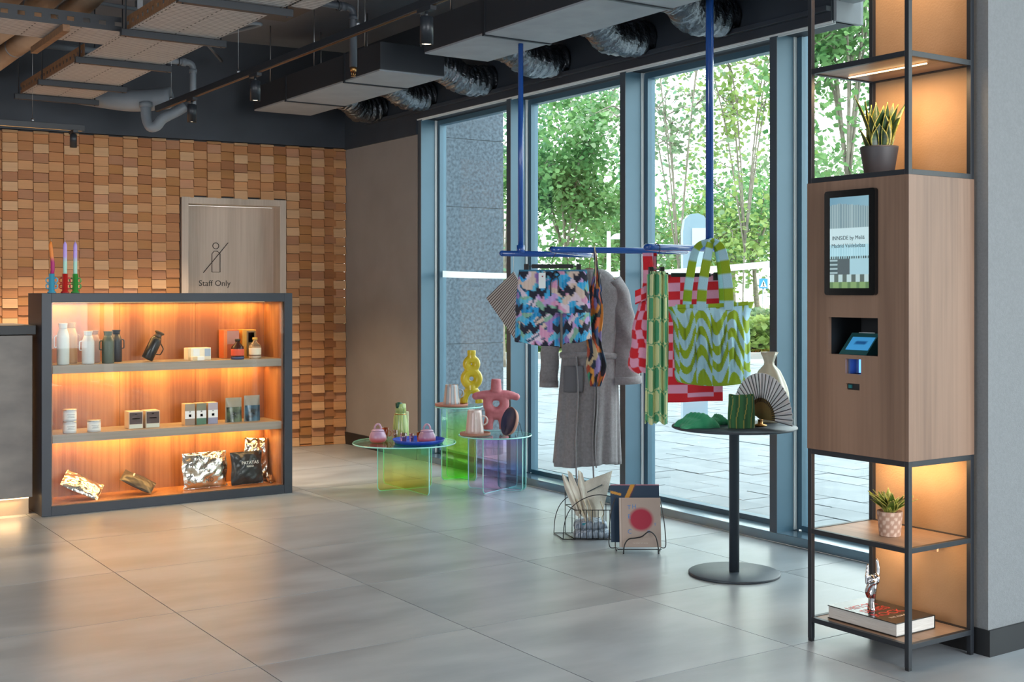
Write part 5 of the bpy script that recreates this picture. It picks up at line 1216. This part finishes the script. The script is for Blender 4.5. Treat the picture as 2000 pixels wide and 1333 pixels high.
# ---- red and pink bag
dB = 6.86; p = atd(1266, dB); rbag = thing('tote_bag', 'red and pink checked towelling bag seen edge-on behind the green towel', 'bag', (p.x, p.y, 0), CAMROT)
red, pnk = hx('d81f2c'), hx('eaa3c0')
def chk(x, z, sx_=.048, sz_=.052): return red if (math.floor(x / sx_) + math.floor(z / sz_)) % 2 else pnk
def bagf(a, b):
    th = 2 * pi * a; z = 1.43 - .425 * b; w = (.045 + .055 * min(1, b * 1.35)) * (1 if b < .88 else sqrt(max(.0, 1 - ((b - .88) / .125) ** 2)) * .5 + .5)
    return (w * cos(th) - .008 + .006 * sin(b * 12), (.05 + .03 * b) * sin(th), z - .015 * sin(7 * th) * b * .3)
MB().grid(bagf, 90, 60, True, colf=lambda a, b: chk(.11 * cos(2 * pi * a) + 3 + .02 * sin(b * 5), 1.43 - .42 * b)).build('bag_body', M['cloth'], rbag)
MB().grid(lambda a, b: (.02 - .052 * a + .01 * sin(b * 3) - .012 * b, -.02 + .03 * (a - .5) ** 2, 1.672 - .26 * b), 10, 50, colf=lambda a, b: chk(.05 * a + 3, 1.67 - .26 * b, .05, .075)).build('strap', M['cloth'], rbag, solid=.008)
MB().grid(lambda a, b: (.03 + .02 * a, .02, 1.672 - .26 * b), 6, 50, colf=lambda a, b: chk(.05 * a + 3.05, 1.67 - .26 * b, .05, .075)).build('strap', M['cloth'], rbag, solid=.008)
MB().grid(lambda a, b: (-.075 + .06 * a, -.05 - .01 * sin(pi * a), 1.46 - .075 * b + .03 * a), 16, 16, colf=lambda a, b: chk(.09 * a + 3, .09 * b, .04, .04)).build('knot', M['cloth'], rbag, solid=.02)
# ---- green towel, folded narrow on a clip hanger seen end-on
dG = seg_d(1281, 4) - .01
clip_hanger('black clip hanger with a grey clip, over the folded green towel', 1282, dG, .06, .110, CAMROT)
p = atd(1284, dG); gt_ = thing('towel', 'green and cream towel with rounded bar pattern, gathered into narrow folds', 'towel', (p.x, p.y, 0), CAMROT)
G1, G2, G3 = hx('1f9e68'), hx('dde3a6'), hx('8fd0b0')
def gtc(x, z, front):
    u = x / .036; i = math.floor(u); fx = (u - i - .5) * .036; v = z / .130 + .5 * (i % 1); j = math.floor(v); fz = (v - j - .5) * .130
    dd = sqrt(fx ** 2 + max(0, abs(fz) - .047) ** 2); ins = dd < .0140
    if (i + j) % 2: return G1 if ins else G2
    return G2 if ins else G1
def gtf(a, b):
    th = 2 * pi * a; z = 1.568 - .83 * b; w = .056 + .006 * b - .012 * (b < .02); k_ = .65 + .12 * b
    return (w * cos(th) * (1 + .05 * sin(5 * b + 3 * th)) - .004 * b, (.050) * sin(th) * (k_ + .35 * sin(9 * th + 2)) , z - .012 * sin(5 * th) * b)
MB().grid(gtf, 130, 170, True, colf=lambda a, b: mix3(gtc(.105 * (a * 4.0), 1.568 - .83 * b, 0), (1, 1, 1), .06)).build('fabric', M['cloth'], gt_, solid=.003)
# ---- red and pink towel
dT = 7.45
clip_hanger('black clip hanger holding the red and pink checked towel', 1349, dT, .300, .13, CAMROT)
p = atd(1354, dT + .004); rt_ = thing('towel', 'flat red and pink checked towel on a clip hanger behind the green tote', 'towel', (p.x, p.y, 0), CAMROT)
cb_ = [0, .20, .78, 1.01]
def rtc(a, b):
    rows = 15.0; r = b * rows
    if r < 5: i = 0 if a < .24 else 1; j = int(r)
    elif r < 12: i = int(a * 8); j = int(r * 1.0)
    else: i = 0 if a < .38 else (1 if a < .85 else 2); j = int(r)
    if b > .965 or (5 <= r < 5.6): return red
    return red if (i + j) % 2 == 0 else pnk
MB().grid(lambda a, b: (-.158 + .335 * a + .01 * b * (1 - a) * -1, .010 * sin(a * 9 + b * 2) * (.3 + b), 1.557 - .775 * b + .012 * a), 120, 150, colf=rtc).build('fabric', M['cloth'], rt_, solid=.005)
# ---- green and light blue tote
dO = 6.80; p = atd(1388, dO); to = thing('tote_bag', 'large towelling tote with wavy olive green and pale blue bands, hung over the rail end', 'bag', (p.x, p.y, 0), CAMROT)
O1, O2 = hx('90ac1c'), hx('a8d3e6')
def wav(x, z):
    u = x / .088; tri = abs((u % 2) - 1) * 2 - 1; tri = sin(pi * tri / 2) * .9
    v = z / .056 + tri * 1.0 + .25 * sin(x * 9)
    i = math.floor(v); return O1 if (i + math.floor(u * 1.0 + .5)) % 2 else O2
ZO = 1.382
def tote(sgn):
    def fn(a, b):
        z = ZO - .425 * b; x = (a - .5) * 2
        hw = .200 + .01 * sin(pi * b) + (.040 * max(0, 1 - b * 4) ** 1.5) if b < .85 else .21 * sqrt(max(0.02, 1 - ((b - .85) / .158) ** 2)) * .12 + .21 * .88
        e = max(0, 1 - x ** 4) ** .6
        dp = (.028 + .075 * sin(pi * min(1, b * .95)) ** .7) * e + .004
        fold = .014 * sin(19 * x + 6 * b) * sin(pi * b) * e + .008 * sin(37 * x - 9 * b) * sin(pi * b) * e
        zz = z + (.020 * x * x * (x > 0) - .012 * (x < 0) * x * x) * (1 - b) - .02 * (1 - x * x) * (b > .9) * (b - .9) * 10
        return (x * hw + .012 * b, sgn * dp + fold, zz)
    return fn
for sg_ in (-1, 1):
    MB().grid(tote(sg_), 110, 110, colf=lambda a, b, s=sg_: wav((a - .5) * .42 + 2.36 * 2 + (.06 if s > 0 else 0), ZO - .425 * b + .06 * sin(pi * b) * sin(a * 16))).build('bag_side', M['cloth'], to, solid=.004)
MB().grid(lambda a, b: (-.200 + .40 * a, -.108 * 0 - .040 - .010 * sin(pi * a), ZO + .003 - .022 * b + .018 * a * a), 60, 4, colf=lambda a, b: wav(a * .4 + 4.72, ZO)).build('hem', M['cloth'], to, solid=.004)
def handle(y0, xl, xr, top, w):
    P = smooth_path([(xl, y0, ZO - .03), (xl + .012, y0 * .9, ZO + .12), (xl + .05, y0 * .4, top - .035), (0.006, 0, top), (xr - .035, y0 * .4, top - .045), (xr - .008, y0 * .9, ZO + .13), (xr, y0, ZO - .03)], 8)
    n = len(P)
    def fn(a, b):
        i = min(int(b * (n - 1)), n - 2); f = b * (n - 1) - i; q_ = P[i].lerp(P[i + 1], f); t_ = (P[i + 1] - P[i]).normalized()
        s_ = Vector((t_.z, 0, -t_.x)); s_ = s_ if s_.length > .01 else Vector((1, 0, 0)); 
        mid = sin(pi * b) ** 6
        return q_ + s_.normalized() * (a - .5) * w * (1 - .45 * mid) + Vector((0, (a - .5) * w * .9 * mid, 0))
    MB().grid(fn, 8, 110, colf=lambda a, b: O1 if (int(b * 15) + (0)) % 2 else O2).build('handle', M['cloth'], to, solid=.009)
handle(-.055, -.062, .092, 1.733, .052)
handle(.055, -.125, .082, 1.728, .048)

# ================================================================ FLOOR RACKS
p = atd(1150, 7.29); wr_ = thing('wire_basket', 'black wire rack with fan-shaped ends holding tote bags and cloths', 'wire rack', (p.x, p.y, 0), CAMROT)
def X(px, d=7.2): return (px - 1150) / 2400 * d
yf, yb = -.09, .10; wm = .0028; BKM = M['hook']
def side_frame(y, d, x0, x1, x2, nm='side_frame'):
    f = MB(); z1 = .205
    f.tube(rounded([(x0, y, .004), (x0 + .005, y, .10), (x1 - .03, y, z1 - .02), (x1 + .04, y, z1 + .035), (x1 + .13, y, z1 + .065), (x2, y, z1 + .04)], .06, 6), wm, 6)
    f.tube([(x0, y, .004), (x2, y, .004)], wm, 6).tube([(x1, y, z1 - .03), (x2, y, z1 - .03)], wm, 6)
    for i in range(9): xx = x1 + (x2 - x1) * i / 8; f.tube([(xx, y, .004), (xx, y, z1 - .03)], wm, 6)
    f.build(nm, BKM, wr_)
side_frame(yf, 7.2, X(1098), X(1121), X(1212)); side_frame(yb, 7.4, X(1084, 7.4), X(1106, 7.4), X(1212, 7.4))
cr = MB()
for x, xb, z in ((X(1098), X(1084, 7.4), .004), (X(1121), X(1106, 7.4), .175), (X(1121), X(1106, 7.4), .004), (X(1212), X(1212, 7.4), .004), (X(1165), X(1160, 7.4), .004)): cr.tube([(x, yf, z), (xb, yb, z)], wm, 6)
cr.tube([(X(1106, 7.4), yb, .004), (X(1106, 7.4), yb, .29), (X(1125), 0, .27)], wm, 6); cr.build('cross_wire', BKM, wr_)
spk = [hx('aebccb'), hx('8c9bad'), hx('c9d2dc'), hx('6f7c8e')]
spm = lambda a, b: spk[int(hsh(int(a * 60), int(b * 45)) * 4)]
crumple('speckled blue-grey folded cloth at the bottom of the wire rack', 1156, 7.28, .105, .065, .062, 7, ('aebccb', 'c9d2dc'), .007, 'folded_cloth', 'cloth', CAMROT, spm, ridge='flat')
crumple('speckled blue-grey folded cloth with a teal tag, on top of the other one', 1153, 7.28, .095, .060, .055, 8, ('8fa3ba', 'aebccb'), .062, 'folded_cloth', 'cloth', CAMROT, spm, ridge='flat')
MB().box(X(1136), X(1145), -.068, -.062, .082, .094).build('fabric_tag', cmat('2f97a8', .6), wr_)
crm = mat('natural_canvas', hx('c9c2b4'), .9, scale=20, col2=hx('d9d3c7'), bump=.3, bscale=200)
for i, (lb, x0, x1, y, z0, z1, ln, w) in enumerate([
        ('rolled cream canvas tote, leftmost in the wire rack', 1128, 1100, .02, .14, .385, .0, .030), ('rolled cream canvas tote, second from the left in the wire rack', 1136, 1112, .03, .14, .40, .0, .032),
        ('upright cream canvas tote in the middle of the wire rack', 1142, 1133, .04, .13, .40, 0, .030), ('limp cream canvas tote with a dark strip, right side of the wire rack', 1163, 1168, .045, .12, .36, 0, .085)]):
    t = thing('canvas_tote', lb, 'bag', (*atd(1150, 7.29).xy, 0), CAMROT, 'cream canvas totes in the wire rack'); a0, a1 = X(x0), X(x1)
    rn = random.Random(i); ph = rn.uniform(0, 6)
    def fn(sg_, a0=a0, a1=a1, y=y, z0=z0, z1=z1, w=w, ph=ph, i=i):
        return lambda a, b: (a0 + (a1 - a0) * b + (a - .5) * 2 * w * (.45 + .75 * b - (.75 * max(0, b - .6) / .4 if i < 3 else .2 * b)) , y - .07 + .02 * i * .3 + sg_ * .012 * sin(pi * a) + .010 * sin(6 * a + 5 * b + ph), z0 + (z1 - z0) * b - (.02 * a if i < 3 else .07 * (a - .5) * b * -1))
    MB().grid(fn(-1), 14, 20).grid(fn(1), 14, 20).build('canvas', crm, t)
    MB().tube(smooth_path([(a0 - .01 + .012 * i, y - .10, z0 + .10), (a0 + .015 + .02 * i * .5, y - .108, z0 + .04), (a0 + .035, y - .11, z0 - .005 + .01 * (i % 2)), (a0 + .042, y - .11, z0 - .03)], 4), .008, 8, flat=.4).build('strap', cmat('c4b49a', .85), t)
    if i == 3: MB().tube([(X(1146), y - .075, .27), (X(1176), y - .078, .315)], .0035, 6).build('dark_strip', cmat('4c5558', .7), t)
# book rack
p = atd(1250, 6.86); br = thing('book_rack', 'black wire floor rack with a double-humped front loop holding art books', 'book rack', (p.x, p.y, 0), CAMROT)
def Xb(px): return (px - 1250) / 2400 * 6.82
MB().tube(smooth_path([(Xb(1216), -.05, .0), (Xb(1218), -.05, .05), (Xb(1226), -.052, .083), (Xb(1240), -.052, .090), (Xb(1252), -.052, .098), (Xb(1266), -.05, .125), (Xb(1278), -.05, .10), (Xb(1283), -.05, .05), (Xb(1285), -.05, .0)], 6), .0035, 8).build('front_loop', BKM, br)
for s_, x0 in ((-1, 1190), (1, 1300)):
    xx = Xb(x0); xi = Xb(1203 if s_ < 0 else 1290); MB().tube(smooth_path([(xi, -.02, .03), (xx, -.01, .035), (xx - s_ * .0, .02, .12), (xx - s_ * .012, .03, .22), (xi - s_ * .0, .04, .30)], 6), .003, 8).build('side_loop', BKM, br)
MB().tube(rounded([(Xb(1205), .02, .004), (Xb(1205), .12, .004), (Xb(1205), .13, .35), (Xb(1290), .13, .33), (Xb(1290), .12, .004), (Xb(1290), .02, .004)], .03), .003, 8).tube([(Xb(1205), .02, .02), (Xb(1205), -.045, .025), (Xb(1290), -.045, .025), (Xb(1290), .02, .02)], .003, 8).build('back_loop', BKM, br)
lean = radians(-11)
def artbook(label, x0, x1, y, z0, h, th, cover, rot, cf, nu=80, nv=100, spine=None):
    w = x1 - x0; t = thing('art_book', label, 'book', tuple(atd(1250, 6.86).xy) + (z0,), (lean, 0, CAMROT))
    T = Matrix.Translation(((x0 + x1) / 2, y, 0))
    MB().box(-w / 2 + .004, w / 2 - .004, .003, th - .003, .003, h - .003, T=T).build('pages', cmat('d8d2c8', .8), t)
    MB().box(-w / 2, w / 2, 0, .003, 0, h, T=T).box(-w / 2, w / 2, th - .003, th, 0, h, T=T).box(-w / 2, -w / 2 + .004, .003, th - .003, 0, h, T=T).build('cover', cover, t)
    MB().grid(lambda a, b: ((a - .5) * w, -.0006, h * b), nu, nv, colf=cf, T=T, sm=False).build('cover_print', M['print'], t)
    return t
def navy(a, b):
    c = hx('18344e')
    x, y = a, 1 - b
    if abs((x - .46) + (y - .0) * .55 - .0) < .045 and y < .28: return hx('c48a2e')
    if abs((x - .46) + y * .55 - .05) < .02 and y < .25: return hx('5b2f45')
    if x < .22 and abs(y - (.13 + x * .22)) < .022: return hx('c48a2e')
    if b > .985: return hx('b4707c')
    return c
artbook('large navy book with ochre strokes behind the beige one', Xb(1195), Xb(1292), .055, .055, .322, .016, cmat('152f48', .35), 0, navy)
def beige(a, b):
    x, y = a * .80, b; d_ = sqrt((x - .42) ** 2 + (y - .56) ** 2); c = hx('a8958a')
    if a < .045: c = hx('b7a79c')
    elif a < .062: c = hx('8f7d73')
    k_ = max(0, min(1, (.262 - d_) / .07)); return mix3(c, hx('a01234'), k_)
bb = artbook('beige book with a sprayed red disc, frontmost in the wire rack', Xb(1210), Xb(1291), -.022, .028, .272, .026, cmat('a8958a', .5), 0, beige)
blm = cmat('4f7fb8', .5); 
for s_, x, z in (('T', .235, .218), ('E', .235, .168), ('C', .24, .085), ('H', .36, .222), ('Y', .86, .125), ('G', .70, .085)):
    w_ = Xb(1291) - Xb(1210); text(s_, .034 if s_ not in 'YG' else .024, blm, bb, (Xb(1210) + w_ * x, -.0235, z), (pi / 2, 0, 0), depth=.0002)
text('THE STREET ART BOOK', .008, cmat('c9bcb2', .5), bb, (Xb(1250), -.0235, .022), (pi / 2, 0, 0), depth=.0002)
gl = cmat('9aa4ae', .5)
